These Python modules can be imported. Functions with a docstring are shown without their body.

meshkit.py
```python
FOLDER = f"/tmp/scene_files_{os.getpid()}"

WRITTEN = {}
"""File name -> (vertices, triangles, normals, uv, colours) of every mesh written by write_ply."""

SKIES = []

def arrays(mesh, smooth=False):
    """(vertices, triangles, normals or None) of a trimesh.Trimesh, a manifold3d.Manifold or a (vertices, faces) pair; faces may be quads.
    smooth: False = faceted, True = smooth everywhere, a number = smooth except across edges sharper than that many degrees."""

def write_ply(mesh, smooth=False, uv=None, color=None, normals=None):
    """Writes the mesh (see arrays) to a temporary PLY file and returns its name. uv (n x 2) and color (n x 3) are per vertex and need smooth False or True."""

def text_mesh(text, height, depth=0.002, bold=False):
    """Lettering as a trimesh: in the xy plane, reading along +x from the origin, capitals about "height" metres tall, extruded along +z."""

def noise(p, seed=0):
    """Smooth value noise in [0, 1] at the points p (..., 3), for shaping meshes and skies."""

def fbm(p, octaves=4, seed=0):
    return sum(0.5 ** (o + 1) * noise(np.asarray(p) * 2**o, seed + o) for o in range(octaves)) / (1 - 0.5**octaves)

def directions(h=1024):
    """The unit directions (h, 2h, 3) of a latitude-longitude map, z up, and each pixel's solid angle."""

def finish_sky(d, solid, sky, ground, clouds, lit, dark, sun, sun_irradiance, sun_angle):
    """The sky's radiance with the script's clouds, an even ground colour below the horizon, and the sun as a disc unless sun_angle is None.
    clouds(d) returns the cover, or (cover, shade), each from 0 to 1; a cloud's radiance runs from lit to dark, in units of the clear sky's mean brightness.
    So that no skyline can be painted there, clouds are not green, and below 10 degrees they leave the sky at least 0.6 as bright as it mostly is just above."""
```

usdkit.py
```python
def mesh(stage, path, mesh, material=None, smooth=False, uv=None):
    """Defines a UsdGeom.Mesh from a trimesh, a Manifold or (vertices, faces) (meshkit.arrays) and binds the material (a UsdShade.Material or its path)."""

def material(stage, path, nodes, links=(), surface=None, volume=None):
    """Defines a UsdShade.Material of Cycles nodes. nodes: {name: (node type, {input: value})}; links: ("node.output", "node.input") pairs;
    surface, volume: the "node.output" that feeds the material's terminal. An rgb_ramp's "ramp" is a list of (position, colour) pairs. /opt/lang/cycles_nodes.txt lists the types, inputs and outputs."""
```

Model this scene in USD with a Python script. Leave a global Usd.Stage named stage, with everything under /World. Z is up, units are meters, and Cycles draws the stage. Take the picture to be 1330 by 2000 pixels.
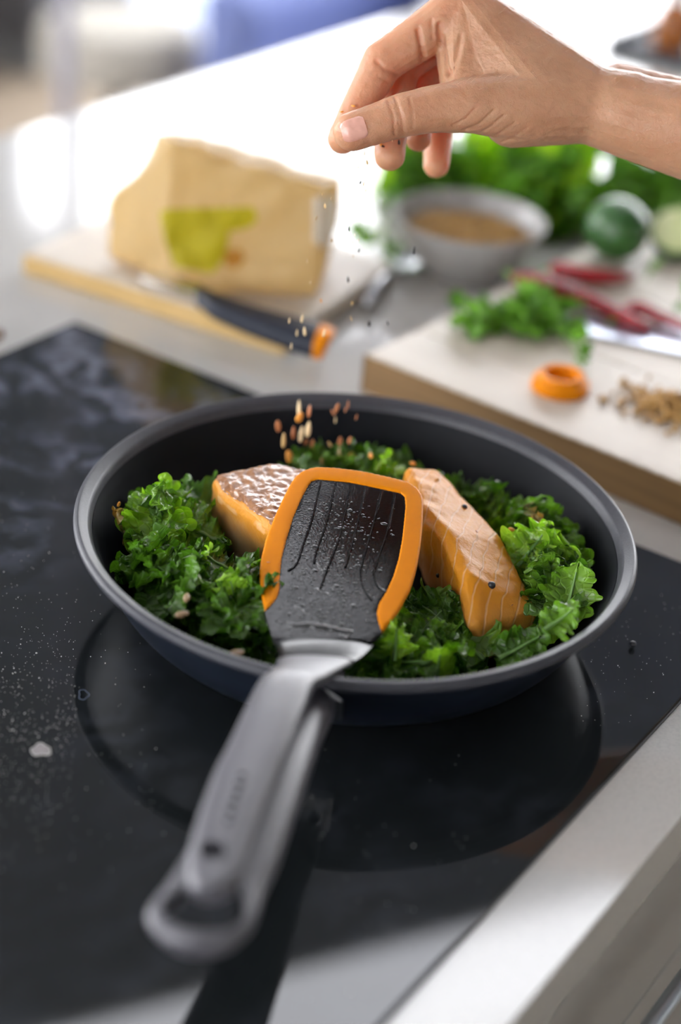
import math, random
import numpy as np, trimesh, manifold3d as m3
import shapely
from shapely.geometry import Polygon, Point
from shapely import affinity
from scipy.spatial import Delaunay, cKDTree
from pxr import Usd, UsdGeom, UsdLux, UsdShade, Gf, Sdf, Vt
import usdkit, meshkit

stage = Usd.Stage.CreateInMemory()
W = UsdGeom.Xform.Define(stage, '/World'); stage.SetDefaultPrim(W.GetPrim())
UsdGeom.Scope.Define(stage, '/World/Looks')

# ------------------------------------------------------------------ camera, sky, lamps, exposure
FPX = 3348.776                                   # focal length in pixels of the 1330 x 2000 frame
POS = np.array([-0.64537, -0.38905, 0.49778])
RT = np.array([0.56570347, -0.82029505, 0.08423544])
UP = np.array([0.3755974, 0.34726198, 0.85926463])
FW = np.array([0.73410229, 0.45445038, -0.504548])
cam = UsdGeom.Camera.Define(stage, '/World/camera')
M = np.eye(4); M[0, :3], M[1, :3], M[2, :3], M[3, :3] = RT, UP, -FW, POS
cam.AddTransformOp().Set(Gf.Matrix4d(*M.ravel().tolist()))
cam.CreateHorizontalApertureAttr(24.0); cam.CreateVerticalApertureAttr(36.0)
cam.CreateFocalLengthAttr(24.0 * FPX / 1330)
cam.CreateFStopAttr(2.4); cam.CreateFocusDistanceAttr(0.858)
cam.CreateExposureAttr(-0.12)
cam.CreateClippingRangeAttr(Gf.Vec2f(0.02, 300))

dome = UsdLux.DomeLight.Define(stage, '/World/sky')
dome.CreateIntensityAttr(1.0)
dome.CreateColorAttr(Gf.Vec3f(3.9, 3.95, 4.1))

PANEL_C, PANEL_ANG, PANEL_W, PANEL_D, PANEL_Z, PANEL_E = (0.905, 0.545), -32.0, 1.25, 0.22, 1.45, 10.0

# ------------------------------------------------------------------ helpers
def ray(x, y): return FW + RT * ((x - 665) / FPX) - UP * ((y - 1000) / FPX)
def at(x, y, z=0.0):
    d = ray(x, y); return POS + d * (z - POS[2]) / d[2]
def atd(x, y, depth): return POS + ray(x, y) * depth

_names = {}
def numbered(path):
    n = _names.get(path, -1) + 1; _names[path] = n
    return path if n == 0 else f'{path}_{n:03d}'
def pth(name, parent=None):
    base = '/World' if parent is None else str((parent.GetPrim() if hasattr(parent, 'GetPrim') else parent).GetPath())
    return numbered(base + '/' + name)
def tag(o, label=None, cat=None, group=None, kind=None):
    p = o.GetPrim() if hasattr(o, 'GetPrim') else o
    for k, v in (('label', label), ('category', cat), ('group', group), ('kind', kind)):
        if v: p.SetCustomDataByKey(k, v)
    return p
def obj(name, mesh, mat, parent=None, smooth=35, label=None):
    o = usdkit.mesh(stage, pth(name, parent), mesh, MATS[mat], smooth=smooth)
    if label: tag(o, label)
    return o.GetPrim()
def thing(name, label, cat, loc=(0, 0, 0), rotz=0.0, group=None, kind=None, mat4=None):
    x = UsdGeom.Xform.Define(stage, pth(name))
    if mat4 is not None: x.AddTransformOp().Set(Gf.Matrix4d(*np.asarray(mat4).T.ravel().tolist()))
    else:
        x.AddTranslateOp().Set(Gf.Vec3d(*map(float, loc)))
        if rotz: x.AddRotateZOp().Set(float(rotz))
    return tag(x, label, cat, group, kind)
def dup(src, label, mat4, group=None, cat=None):
    was = src.GetCustomData()
    r = UsdGeom.Xform.Define(stage, numbered('/World/' + str(src.GetName())))
    r.GetPrim().GetReferences().AddInternalReference(src.GetPath()); r.GetPrim().SetInstanceable(True)
    r.ClearXformOpOrder(); r.AddTransformOp(opSuffix='place').Set(Gf.Matrix4d(*np.asarray(mat4).T.ravel().tolist()))
    return tag(r, label, cat or was['category'], group or was.get('group'))
def struct(name, mesh, mat, parent=None, smooth=False, label=None, cat=None):
    o = obj(name, mesh, mat, parent, smooth)
    if parent is None: tag(o, label, cat, kind='structure')
    return o

def TM(v): return trimesh.util.concatenate(v)
def box(x0, x1, y0, y1, z0, z1, bev=0.0):
    b = trimesh.creation.box([x1 - x0, y1 - y0, z1 - z0]); c = np.array([(x0 + x1) / 2, (y0 + y1) / 2, (z0 + z1) / 2])
    if bev > 0:
        e = np.array([x1 - x0, y1 - y0, z1 - z0]) / 2
        pts = []
        for s in np.ndindex(2, 2, 2):
            sg = np.array(s) * 2 - 1
            for k in range(3):
                d = np.full(3, bev); d[k] = 0; pts.append(sg * (e - d))
            pts.append(sg * (e - bev * 0.42))
        b = trimesh.convex.convex_hull(np.array(pts))
    b.apply_translation(c); return b
def lathe(prof, n=96, close=False):
    """prof: (r, z) list revolved about z."""
    prof = np.asarray(prof, float); a = np.linspace(0, 2 * np.pi, n, endpoint=False)
    V = np.stack([np.outer(np.cos(a), prof[:, 0]), np.outer(np.sin(a), prof[:, 0]), np.tile(prof[:, 1], (n, 1))], -1)
    m = len(prof); F = []
    for j in range(m if close else m - 1):
        j2 = (j + 1) % m
        i = np.arange(n); i2 = (i + 1) % n
        F.append(np.stack([i * m + j, i2 * m + j, i2 * m + j2, i * m + j2], 1))
    F = np.vstack(F); F = np.vstack([F[:, [0, 1, 2]], F[:, [0, 2, 3]]])
    t = trimesh.Trimesh(V.reshape(-1, 3), F, process=False); t.merge_vertices()
    t.update_faces(t.nondegenerate_faces()); return t
def catmull(pts, n):
    p = np.asarray(pts, float); p = np.vstack([2 * p[0] - p[1], p, 2 * p[-1] - p[-2]])
    out = []
    m = len(p) - 3
    for t in np.linspace(0, m - 1e-9, n):
        i = int(t); u = t - i; a, b, c, d = p[i:i + 4]
        out.append(.5 * ((2 * b) + (-a + c) * u + (2 * a - 5 * b + 4 * c - d) * u * u + (-a + 3 * b - 3 * c + d) * u ** 3))
    return np.array(out)
def tube(pts, rad, n=12, cap=True):
    pts = np.asarray(pts, float); rad = np.broadcast_to(rad, len(pts)).astype(float)
    t = np.gradient(pts, axis=0); t /= np.linalg.norm(t, axis=1, keepdims=True)
    u = np.cross(t[0], [0.3, 0.2, 1.0]); u /= np.linalg.norm(u); V = []
    for i in range(len(pts)):
        u = u - t[i] * (u @ t[i]); u /= np.linalg.norm(u); w = np.cross(t[i], u)
        a = np.linspace(0, 2 * np.pi, n, endpoint=False)
        V.append(pts[i] + rad[i] * (np.outer(np.cos(a), u) + np.outer(np.sin(a), w)))
    V = np.array(V); m = len(pts); F = []
    for i in range(m - 1):
        j = np.arange(n); j2 = (j + 1) % n
        F.append(np.stack([i * n + j, i * n + j2, (i + 1) * n + j2, (i + 1) * n + j], 1))
    F = np.vstack(F); F = np.vstack([F[:, [0, 1, 2]], F[:, [0, 2, 3]]]); V = V.reshape(-1, 3)
    if cap:
        c0, c1 = len(V), len(V) + 1; V = np.vstack([V, pts[0], pts[-1]]); j = np.arange(n); j2 = (j + 1) % n
        F = np.vstack([F, np.stack([np.full(n, c0), j2, j], 1), np.stack([np.full(n, c1), (m - 1) * n + j, (m - 1) * n + j2], 1)])
    return trimesh.Trimesh(V, F, process=False)
def pillow(poly, t, r, step=0.003, fmap=None, top_dome=0.0):
    """A plate of thickness t in the outline poly (holes allowed) with edges rounded by r; fmap maps (n,3) local points to the world."""
    V2, ins = [], []
    r = min(r, t / 2)
    rings = [0.0, 0.12 * r, 0.35 * r, 0.65 * r, 1.0 * r]
    for k, d in enumerate(rings):
        q = poly if d == 0 else poly.buffer(-d)
        for g in getattr(q, 'geoms', [q]):
            if g.is_empty: continue
            for rg in [g.exterior, *g.interiors]:
                n = max(8, int(rg.length / step)); 
                V2 += [rg.interpolate(s, normalized=True).coords[0] for s in np.arange(n) / n]
    x0, y0, x1, y1 = poly.bounds
    gx, gy = np.meshgrid(np.arange(x0, x1, step * 1.3), np.arange(y0, y1, step * 1.3))
    inn = poly.buffer(-r - step * .5)
    g = np.stack([gx.ravel(), gy.ravel()], 1)
    if not inn.is_empty: V2 += g[shapely.contains_xy(inn, g[:, 0], g[:, 1])].tolist()
    V2 = np.unique(np.round(np.array(V2), 7), axis=0)
    T = Delaunay(V2).simplices
    c = V2[T].mean(1); big = poly.buffer(1e-6); T = T[shapely.contains_xy(big, c[:, 0], c[:, 1])]
    a, b, cc = V2[T[:, 0]], V2[T[:, 1]], V2[T[:, 2]]
    ar = (b[:, 0] - a[:, 0]) * (cc[:, 1] - a[:, 1]) - (b[:, 1] - a[:, 1]) * (cc[:, 0] - a[:, 0])
    T = T[np.abs(ar) > 1e-12]; ar = ar[np.abs(ar) > 1e-12]; T[ar < 0] = T[ar < 0][:, [0, 2, 1]]
    d = shapely.distance(shapely.points(V2), poly.boundary)
    dd = np.minimum(d, r); h = np.sqrt(np.maximum(r * r - (r - dd) ** 2, 0)) + (t / 2 - r)
    mx = d.max()
    top = h + top_dome * (1 - (1 - np.minimum(d / mx, 1)) ** 2)
    n = len(V2)
    V = np.vstack([np.c_[V2, top], np.c_[V2, -h]]); F = np.vstack([T, T[:, [0, 2, 1]] + n])
    # side wall between the outlines
    E = np.sort(np.vstack([T[:, [0, 1]], T[:, [1, 2]], T[:, [2, 0]]]), 1)
    dirE = np.vstack([T[:, [0, 1]], T[:, [1, 2]], T[:, [2, 0]]])
    _, idx, cnt = np.unique(E, axis=0, return_index=True, return_counts=True)
    be = dirE[idx[cnt == 1]]
    F = np.vstack([F, np.c_[be[:, 1], be[:, 0], be[:, 0] + n], np.c_[be[:, 1], be[:, 0] + n, be[:, 1] + n]])
    m = trimesh.Trimesh(V, F, process=False)
    if fmap is not None: m = trimesh.Trimesh(fmap(m.vertices), m.faces, process=False)
    m.merge_vertices(); 
    return m
def hull_spheres(ps, rs, res=16):
    out = []
    pts = np.vstack([m3.Manifold.sphere(1.0, res).to_mesh().vert_properties[:, :3] * r + np.asarray(p) for p, r in zip(ps, rs)])
    return m3.Manifold.hull_points(pts)
def to_tm(man):
    m = man.to_mesh(); return trimesh.Trimesh(np.array(m.vert_properties[:, :3], float), np.array(m.tri_verts), process=False)
def xf(loc=(0, 0, 0), ax=(0, 0, 1), ang=0.0, s=1.0):
    M = trimesh.transformations.rotation_matrix(ang, ax); M[:3, :3] *= s; M[:3, 3] = loc; return M
def rot_euler(rng):
    q = rng.normal(size=4); q /= np.linalg.norm(q); return trimesh.transformations.quaternion_matrix(q)

# ------------------------------------------------------------------ materials
MATS = {}
def mat(name, nodes, links=(), surface='p.BSDF', volume=None):
    MATS[name] = usdkit.material(stage, '/World/Looks/' + name, nodes, links, surface=surface, volume=volume)
def plain(name, col, rough=0.5, **kw):
    mat(name, {'p': ('principled_bsdf', dict(base_color=col, roughness=rough, **kw))})
def noisy(name, c0, c1, scale, rough=0.5, bump=0.0, bscale=None, r2=None, detail=5, stretch=(1, 1, 1), **kw):
    nodes = {'tc': ('texture_coordinate', {}), 'mp': ('mapping', {'scale': stretch}),
             'n': ('noise_texture', {'scale': scale, 'detail': detail, 'roughness': .6}),
             'r': ('rgb_ramp', {'ramp': [(0.3, c0), (0.7, c1)]}),
             'p': ('principled_bsdf', dict(roughness=rough, **kw))}
    links = [('tc.object', 'mp.vector'), ('mp.vector', 'n.vector'), ('n.fac', 'r.fac'), ('r.color', 'p.base_color')]
    if r2 is not None:
        nodes['mr'] = ('map_range', {'from_min': .3, 'from_max': .7, 'to_min': rough, 'to_max': r2, 'clamp': True})
        links += [('n.fac', 'mr.value'), ('mr.result', 'p.roughness')]
    if bump:
        nodes['n2'] = ('noise_texture', {'scale': bscale or scale * 3, 'detail': 4}); nodes['b'] = ('bump', {'strength': 1.0, 'distance': bump})
        links += [('mp.vector', 'n2.vector'), ('n2.fac', 'b.height'), ('b.normal', 'p.normal')]
    mat(name, nodes, links)

def loft(st, nres=90, nsec=28, exp=2.6, crown=0.0):
    """Solid bar through stations (left px, left py, right px, right py, z of the top, thickness)."""
    L = np.array([at(a, b, z) for a, b, c, d, z, t in st]); R = np.array([at(c, d, z) for a, b, c, d, z, t in st]); T = np.array([s[5] for s in st], float)
    D = catmull(np.hstack([L, R, T[:, None]]), nres); L, R, T = D[:, :3], D[:, 3:6], D[:, 6]
    C = (L + R) / 2; ax = np.gradient(C, axis=0); ax /= np.linalg.norm(ax, axis=1, keepdims=True)
    a = np.linspace(0, 2 * np.pi, nsec, endpoint=False)
    cu, cv = np.sign(np.cos(a)) * np.abs(np.cos(a)) ** (2 / exp), np.sign(np.sin(a)) * np.abs(np.sin(a)) ** (2 / exp)
    V = []
    for i in range(nres):
        w = (R[i] - L[i]) / 2; n = np.cross(w, ax[i]); n /= max(np.linalg.norm(n), 1e-12); n *= np.sign(n[2]) if abs(n[2]) > 1e-6 else 1
        V.append(C[i] + np.outer(cu, w) + np.outer((cv - 1) * T[i] / 2 - crown * T[i] * cu ** 2 * (cv > 0), n))
    m, n = nres, nsec; F = []
    for i in range(m - 1):
        j = np.arange(n); j2 = (j + 1) % n
        F.append(np.stack([i * n + j, i * n + j2, (i + 1) * n + j2, (i + 1) * n + j], 1))
    F = np.vstack(F); F = np.vstack([F[:, [0, 1, 2]], F[:, [0, 2, 3]]]); V = np.array(V).reshape(-1, 3)
    c0, c1 = len(V), len(V) + 1; V = np.vstack([V, V[:n].mean(0), V[-n:].mean(0)]); j = np.arange(n); j2 = (j + 1) % n
    F = np.vstack([F, np.stack([np.full(n, c0), j2, j], 1), np.stack([np.full(n, c1), (m - 1) * n + j, (m - 1) * n + j2], 1)])
    t = trimesh.Trimesh(V, F, process=False)
    if t.volume < 0: t.invert()
    return t
def man(t): return m3.Manifold(m3.Mesh(np.asarray(t.vertices, np.float32), np.asarray(t.faces, np.uint32)))
def wobble(t, amp, scale, seed=0, octaves=3):
    t = t.copy(); n = t.vertex_normals
    t.vertices = t.vertices + n * ((meshkit.fbm(t.vertices * scale + 50, octaves, seed) - .5) * 2 * amp)[:, None]; return t
plain('white_paint', (.78, .77, .75), .6)
plain('wall_paint', (.50, .49, .46), .6)
plain('ceiling_paint', (.26, .26, .26), .7)
noisy('floor_oak', (.20, .155, .11), (.27, .215, .16), 6, .6, specular_ior_level=.3, stretch=(.4, 6, 1))
plain('frame_paint', (.55, .55, .58), .35)
mat('worktop', {'tc': ('texture_coordinate', {}), 'n': ('noise_texture', {'scale': 700, 'detail': 2}), 'r': ('rgb_ramp', {'ramp': [(.35, (.43, .42, .40)), (.6, (.47, .46, .435))]}),
    'n3': ('noise_texture', {'scale': 5, 'detail': 4}), 'mr': ('map_range', {'from_min': .3, 'from_max': .7, 'to_min': .05, 'to_max': .10}),
    'p': ('principled_bsdf', {'roughness': .08, 'ior': 1.62})},
    [('tc.object', 'n.vector'), ('n.fac', 'r.fac'), ('r.color', 'p.base_color'), ('tc.object', 'n3.vector'), ('n3.fac', 'mr.value'), ('mr.result', 'p.roughness')])
plain('cabinet_front', (.34, .33, .31), .35)
plain('plinth', (.1, .1, .1), .6)
plain('steel', (.62, .63, .66), .25, metallic=1.0)
plain('brushed_steel', (.5, .55, .6), .38, metallic=1.0)
plain('dark_rubber', (.012, .012, .014), .6)
mat('pane', {'f': ('fresnel', {'IOR': 1.45}), 'ge': ('geometry', {}), 'inv': ('math', {'math_type': 'subtract', 'value1': 1.0}), 'mu': ('math', {'math_type': 'multiply'}), 't': ('transparent_bsdf', {}), 'g': ('glossy_bsdf', {'roughness': .0, 'color': (1, 1, 1)}), 'm': ('mix_closure', {})},
    [('ge.backfacing', 'inv.value2'), ('f.fac', 'mu.value1'), ('inv.value', 'mu.value2'), ('mu.value', 'm.fac'), ('t.BSDF', 'm.closure1'), ('g.BSDF', 'm.closure2')], surface='m.closure')
mat('lamp_glow', {'e': ('emission', {'color': (.93, .94, 1.0), 'strength': PANEL_E})}, surface='e.emission')
# black hob glass: wiped grease as rougher, milky swirls; their blue tint paints in reflected sky
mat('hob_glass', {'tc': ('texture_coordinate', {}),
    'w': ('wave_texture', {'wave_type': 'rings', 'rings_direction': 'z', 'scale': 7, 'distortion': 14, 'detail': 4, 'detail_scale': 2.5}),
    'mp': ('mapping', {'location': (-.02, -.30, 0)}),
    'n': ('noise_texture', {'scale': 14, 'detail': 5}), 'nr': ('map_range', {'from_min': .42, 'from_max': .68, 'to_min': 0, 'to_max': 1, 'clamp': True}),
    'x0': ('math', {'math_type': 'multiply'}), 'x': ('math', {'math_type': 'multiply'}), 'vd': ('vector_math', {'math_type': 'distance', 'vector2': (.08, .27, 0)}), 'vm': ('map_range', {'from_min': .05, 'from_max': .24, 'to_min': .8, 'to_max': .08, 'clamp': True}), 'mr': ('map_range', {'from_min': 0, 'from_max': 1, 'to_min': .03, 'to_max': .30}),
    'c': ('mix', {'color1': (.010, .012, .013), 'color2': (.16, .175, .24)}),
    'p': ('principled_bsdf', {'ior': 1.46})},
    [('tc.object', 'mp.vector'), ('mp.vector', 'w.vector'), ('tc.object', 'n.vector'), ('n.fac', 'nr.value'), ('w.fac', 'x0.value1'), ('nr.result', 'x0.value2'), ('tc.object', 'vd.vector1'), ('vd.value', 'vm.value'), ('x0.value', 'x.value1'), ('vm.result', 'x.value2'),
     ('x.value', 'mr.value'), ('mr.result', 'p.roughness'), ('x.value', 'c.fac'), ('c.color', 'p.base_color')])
noisy('pan_coat', (.005, .006, .008), (.009, .010, .013), 900, .52, bump=.00005, bscale=1500, specular_ior_level=.1)
noisy('pan_outer', (.006, .009, .016), (.009, .012, .020), 700, .36, bump=.00006, bscale=1600, specular_ior_level=.3)
noisy('pan_lip', (.035, .036, .044), (.05, .051, .060), 700, .40, bump=.00006, bscale=1600, specular_ior_level=.3)  # lighter than the pan body: the grey sheen is put into the colour
noisy('handle_plastic', (.066, .063, .075), (.080, .076, .090), 500, .42, bump=.00005, bscale=2500, specular_ior_level=1.0)
noisy('black_plastic', (.030, .030, .035), (.040, .039, .046), 500, .36, bump=.00005, bscale=2500, specular_ior_level=.8)
mat('blade_plastic', {'tc': ('texture_coordinate', {}), 'n': ('noise_texture', {'scale': 900, 'detail': 3}), 'n2': ('noise_texture', {'scale': 150, 'detail': 4}),
    'a': ('math', {'math_type': 'multiply_add', 'value2': .6}), 'b': ('bump', {'distance': .00015, 'strength': 1.0}),
    'n3': ('noise_texture', {'scale': 60, 'detail': 2}), 'mr': ('map_range', {'from_min': .35, 'from_max': .65, 'to_min': .07, 'to_max': .18}),
    'p': ('principled_bsdf', {'base_color': (.003, .003, .0035), 'roughness': .2, 'specular_ior_level': .42})},
    [('tc.object', 'n.vector'), ('tc.object', 'n2.vector'), ('n2.fac', 'a.value1'), ('n.fac', 'a.value3'), ('a.value', 'b.height'), ('b.normal', 'p.normal'),
     ('tc.object', 'n3.vector'), ('n3.fac', 'mr.value'), ('mr.result', 'p.roughness')])
noisy('orange_silicone', (.66, .205, .001), (.72, .23, .0015), 40, .45, bump=.00004, bscale=2500, specular_ior_level=.12)
noisy('salt_crumb', (.5, .48, .44), (.8, .78, .74), 900, .35)
plain('water_mark', (.30, .27, .27), .5)
plain('limescale', (.10, .13, .2), .4)
plain('terrace_stone', (.10, .125, .19), .7)
def salmon(name, c_top, c_side, c_pale, zlo, zhi, freq, rot):
    mat(name, {'g': ('geometry', {}), 'sx': ('separate_xyz', {}), 'tc': ('texture_coordinate', {}),
        'mz': ('map_range', {'from_min': zlo, 'from_max': zhi, 'to_min': 0, 'to_max': 1, 'clamp': True}),
        'n': ('noise_texture', {'scale': 60, 'detail': 5, 'roughness': .65}), 'nz': ('math', {'math_type': 'multiply_add', 'value2': .55}), 'nb': ('math', {'math_type': 'subtract', 'value2': .27}),
        'r': ('rgb_ramp', {'ramp': [(0.0, c_pale), (.45, c_side), (.85, c_top), (1.0, c_top)]}),
        'mp': ('mapping', {'rotation': rot}), 'w': ('wave_texture', {'scale': freq, 'distortion': 3.0, 'detail': 2, 'detail_scale': 1.2, 'bands_direction': 'x'}),
        'wr': ('rgb_ramp', {'ramp': [(0, (0, 0, 0)), (.93, (0, 0, 0)), (.995, (1, 1, 1))]}), 'wb': ('rgb_to_bw', {}), 'wm': ('math', {'math_type': 'multiply', 'value2': .3}),
        'mx': ('mix', {'color2': (.82, .58, .40)}),
        'n2': ('noise_texture', {'scale': 420, 'detail': 5}), 'hh': ('math', {'math_type': 'multiply_add', 'value2': -.35}), 'b': ('bump', {'distance': .0005, 'strength': .8}),
        'p': ('principled_bsdf', {'roughness': .48, 'subsurface_weight': .1, 'subsurface_scale': .004, 'subsurface_radius': (1, .45, .2), 'specular_ior_level': .18, 'coat_weight': .06, 'coat_roughness': .2})},
        [('g.position', 'sx.vector'), ('sx.z', 'mz.value'), ('tc.object', 'n.vector'), ('n.fac', 'nz.value1'), ('mz.result', 'nz.value3'), ('nz.value', 'nb.value1'), ('nb.value', 'r.fac'),
         ('tc.object', 'mp.vector'), ('mp.vector', 'w.vector'), ('w.color', 'wr.fac'), ('wr.color', 'wb.color'), ('wb.val', 'wm.value1'), ('wm.value', 'mx.fac'), ('r.color', 'mx.color1'), ('mx.color', 'p.base_color'),
         ('tc.object', 'n2.vector'), ('wb.val', 'hh.value1'), ('n2.fac', 'hh.value3'), ('hh.value', 'b.height'), ('b.normal', 'p.normal')])
salmon('salmon_right', (.62, .235, .013), (.58, .25, .055), (.60, .31, .15), .008, .050, 44, (0, 0, 1.2))
salmon('salmon_left', (.62, .25, .03), (.56, .35, .18), (.55, .38, .23), .006, .058, 40, (0, 0, .4))
noisy('salmon_crust', (.20, .075, .025), (.42, .20, .09), 160, .3, bump=.0010, bscale=230, coat_weight=.35, coat_roughness=.15)
def kale(name, dark, light, rough=.35):
    mat(name, {'tc': ('texture_coordinate', {}), 'n': ('noise_texture', {'scale': 55, 'detail': 4}), 'r': ('rgb_ramp', {'ramp': [(.3, dark), (.7, light)]}),
        'v': ('voronoi_texture', {'feature': 'distance_to_edge', 'scale': 190}), 'vr': ('map_range', {'from_min': 0, 'from_max': .12, 'to_min': 1, 'to_max': 0, 'clamp': True}),
        'vm': ('math', {'math_type': 'multiply', 'value2': .30}), 'mx': ('mix', {'color2': tuple(min(1, c * 1.5 + .03) for c in light)}),
        'b': ('bump', {'distance': .0006, 'strength': .7, 'invert': True}), 'p': ('principled_bsdf', {'roughness': rough, 'coat_weight': .3, 'coat_roughness': .15}),
        't': ('translucent_bsdf', {}), 'tcol': ('mix', {'mix_type': 'multiply', 'fac': 1.0, 'color2': (1.2, 1.6, .4)}), 'm': ('mix_closure', {'fac': .28})},
        [('tc.object', 'n.vector'), ('n.fac', 'r.fac'), ('tc.object', 'v.vector'), ('v.distance', 'vr.value'), ('vr.result', 'vm.value1'), ('vm.value', 'mx.fac'), ('r.color', 'mx.color1'),
         ('mx.color', 'p.base_color'), ('vr.result', 'b.height'), ('b.normal', 'p.normal'), ('mx.color', 'tcol.color1'), ('tcol.color', 't.color'), ('p.BSDF', 'm.closure1'), ('t.BSDF', 'm.closure2')], surface='m.closure')
kale('kale_dark', (.034, .095, .007), (.08, .185, .012))
kale('kale_mid', (.07, .17, .008), (.155, .31, .017))
kale('kale_light', (.14, .28, .011), (.29, .48, .035), .3)
noisy('kale_fried', (.02, .07, .012), (.30, .16, .02), 70, .4)
plain('kale_rib', (.16, .30, .08), .35)
plain('flake_tan', (.60, .40, .17), .5)
plain('flake_orange', (.75, .32, .05), .5)
plain('flake_pale', (.72, .55, .32), .5)
plain('flake_red', (.45, .17, .07), .5)
plain('seed_black', (.012, .012, .016), .4)
plain('pine_nut', (.36, .24, .13), .4)
plain('oil', (.03, .03, .03), .06, ior=1.48, coat_weight=.6, specular_ior_level=.8)
mat('skin', {'tc': ('texture_coordinate', {}), 'n': ('noise_texture', {'scale': 45, 'detail': 4}), 'r': ('rgb_ramp', {'ramp': [(.3, (.40, .205, .115)), (.7, (.485, .27, .16))]}),
    'n2': ('noise_texture', {'scale': 900, 'detail': 3}), 'v': ('voronoi_texture', {'scale': 1100, 'feature': 'distance_to_edge'}), 'a': ('math', {'math_type': 'multiply_add', 'value2': .5}),
    'vc': ('clamp', {'max': .25}), 'b': ('bump', {'distance': .0003, 'strength': .6}),
    'p': ('principled_bsdf', {'roughness': .45, 'subsurface_weight': .35, 'subsurface_scale': .005, 'subsurface_radius': (1, .35, .2), 'specular_ior_level': .4})},
    [('tc.object', 'n.vector'), ('n.fac', 'r.fac'), ('r.color', 'p.base_color'), ('tc.object', 'n2.vector'), ('tc.object', 'v.vector'), ('v.distance', 'vc.value'), ('vc.result', 'a.value1'), ('n2.fac', 'a.value3'), ('a.value', 'b.height'), ('b.normal', 'p.normal')])
plain('nail', (.62, .32, .25), .3)
plain('hair', (.6, .45, .3), .4)
noisy('maple', (.48, .42, .345), (.55, .49, .41), 30, .45, stretch=(1, .08, 1), bump=.0001)
noisy('maple_b', (.46, .40, .325), (.53, .47, .39), 30, .45, stretch=(1, .08, 1), bump=.0001)
def paper(name, col, tr=.4):
    mat(name, {'tc': ('texture_coordinate', {}), 'n': ('noise_texture', {'scale': 30, 'detail': 5}), 'b': ('bump', {'distance': .002, 'strength': .5}), 'p': ('principled_bsdf', {'base_color': col, 'roughness': .55}), 't': ('translucent_bsdf', {'color': col}), 'm': ('mix_closure', {'fac': tr})},
        [('tc.object', 'n.vector'), ('n.fac', 'b.height'), ('b.normal', 'p.normal'), ('p.BSDF', 'm.closure1'), ('t.BSDF', 'm.closure2')], surface='m.closure')
paper('kraft', (.68, .52, .27), .6); paper('lime_paper', (.50, .42, .004), .3); paper('rust_paper', (.45, .20, .02), .2); paper('glint_paper', (.85, .80, .70), .4)
noisy('board_edge', (.15, .082, .028), (.22, .125, .045), 40, .5, stretch=(.1, .1, 4))
plain('navy_plastic', (.009, .012, .022), .5, specular_ior_level=.25)
noisy('stoneware', (.30, .29, .28), (.36, .35, .335), 60, .35)
noisy('nut_mix', (.26, .12, .025), (.56, .34, .10), 260, .5)
noisy('lime_peel', (.012, .055, .008), (.025, .095, .014), 30, .28, bump=.0004, bscale=700)
noisy('lime_flesh', (.40, .46, .14), (.60, .62, .30), 90, .3)
noisy('chilli_red', (.16, .006, .010), (.30, .012, .018), 40, .22)
plain('stem_green', (.16, .30, .06), .45)
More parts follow.
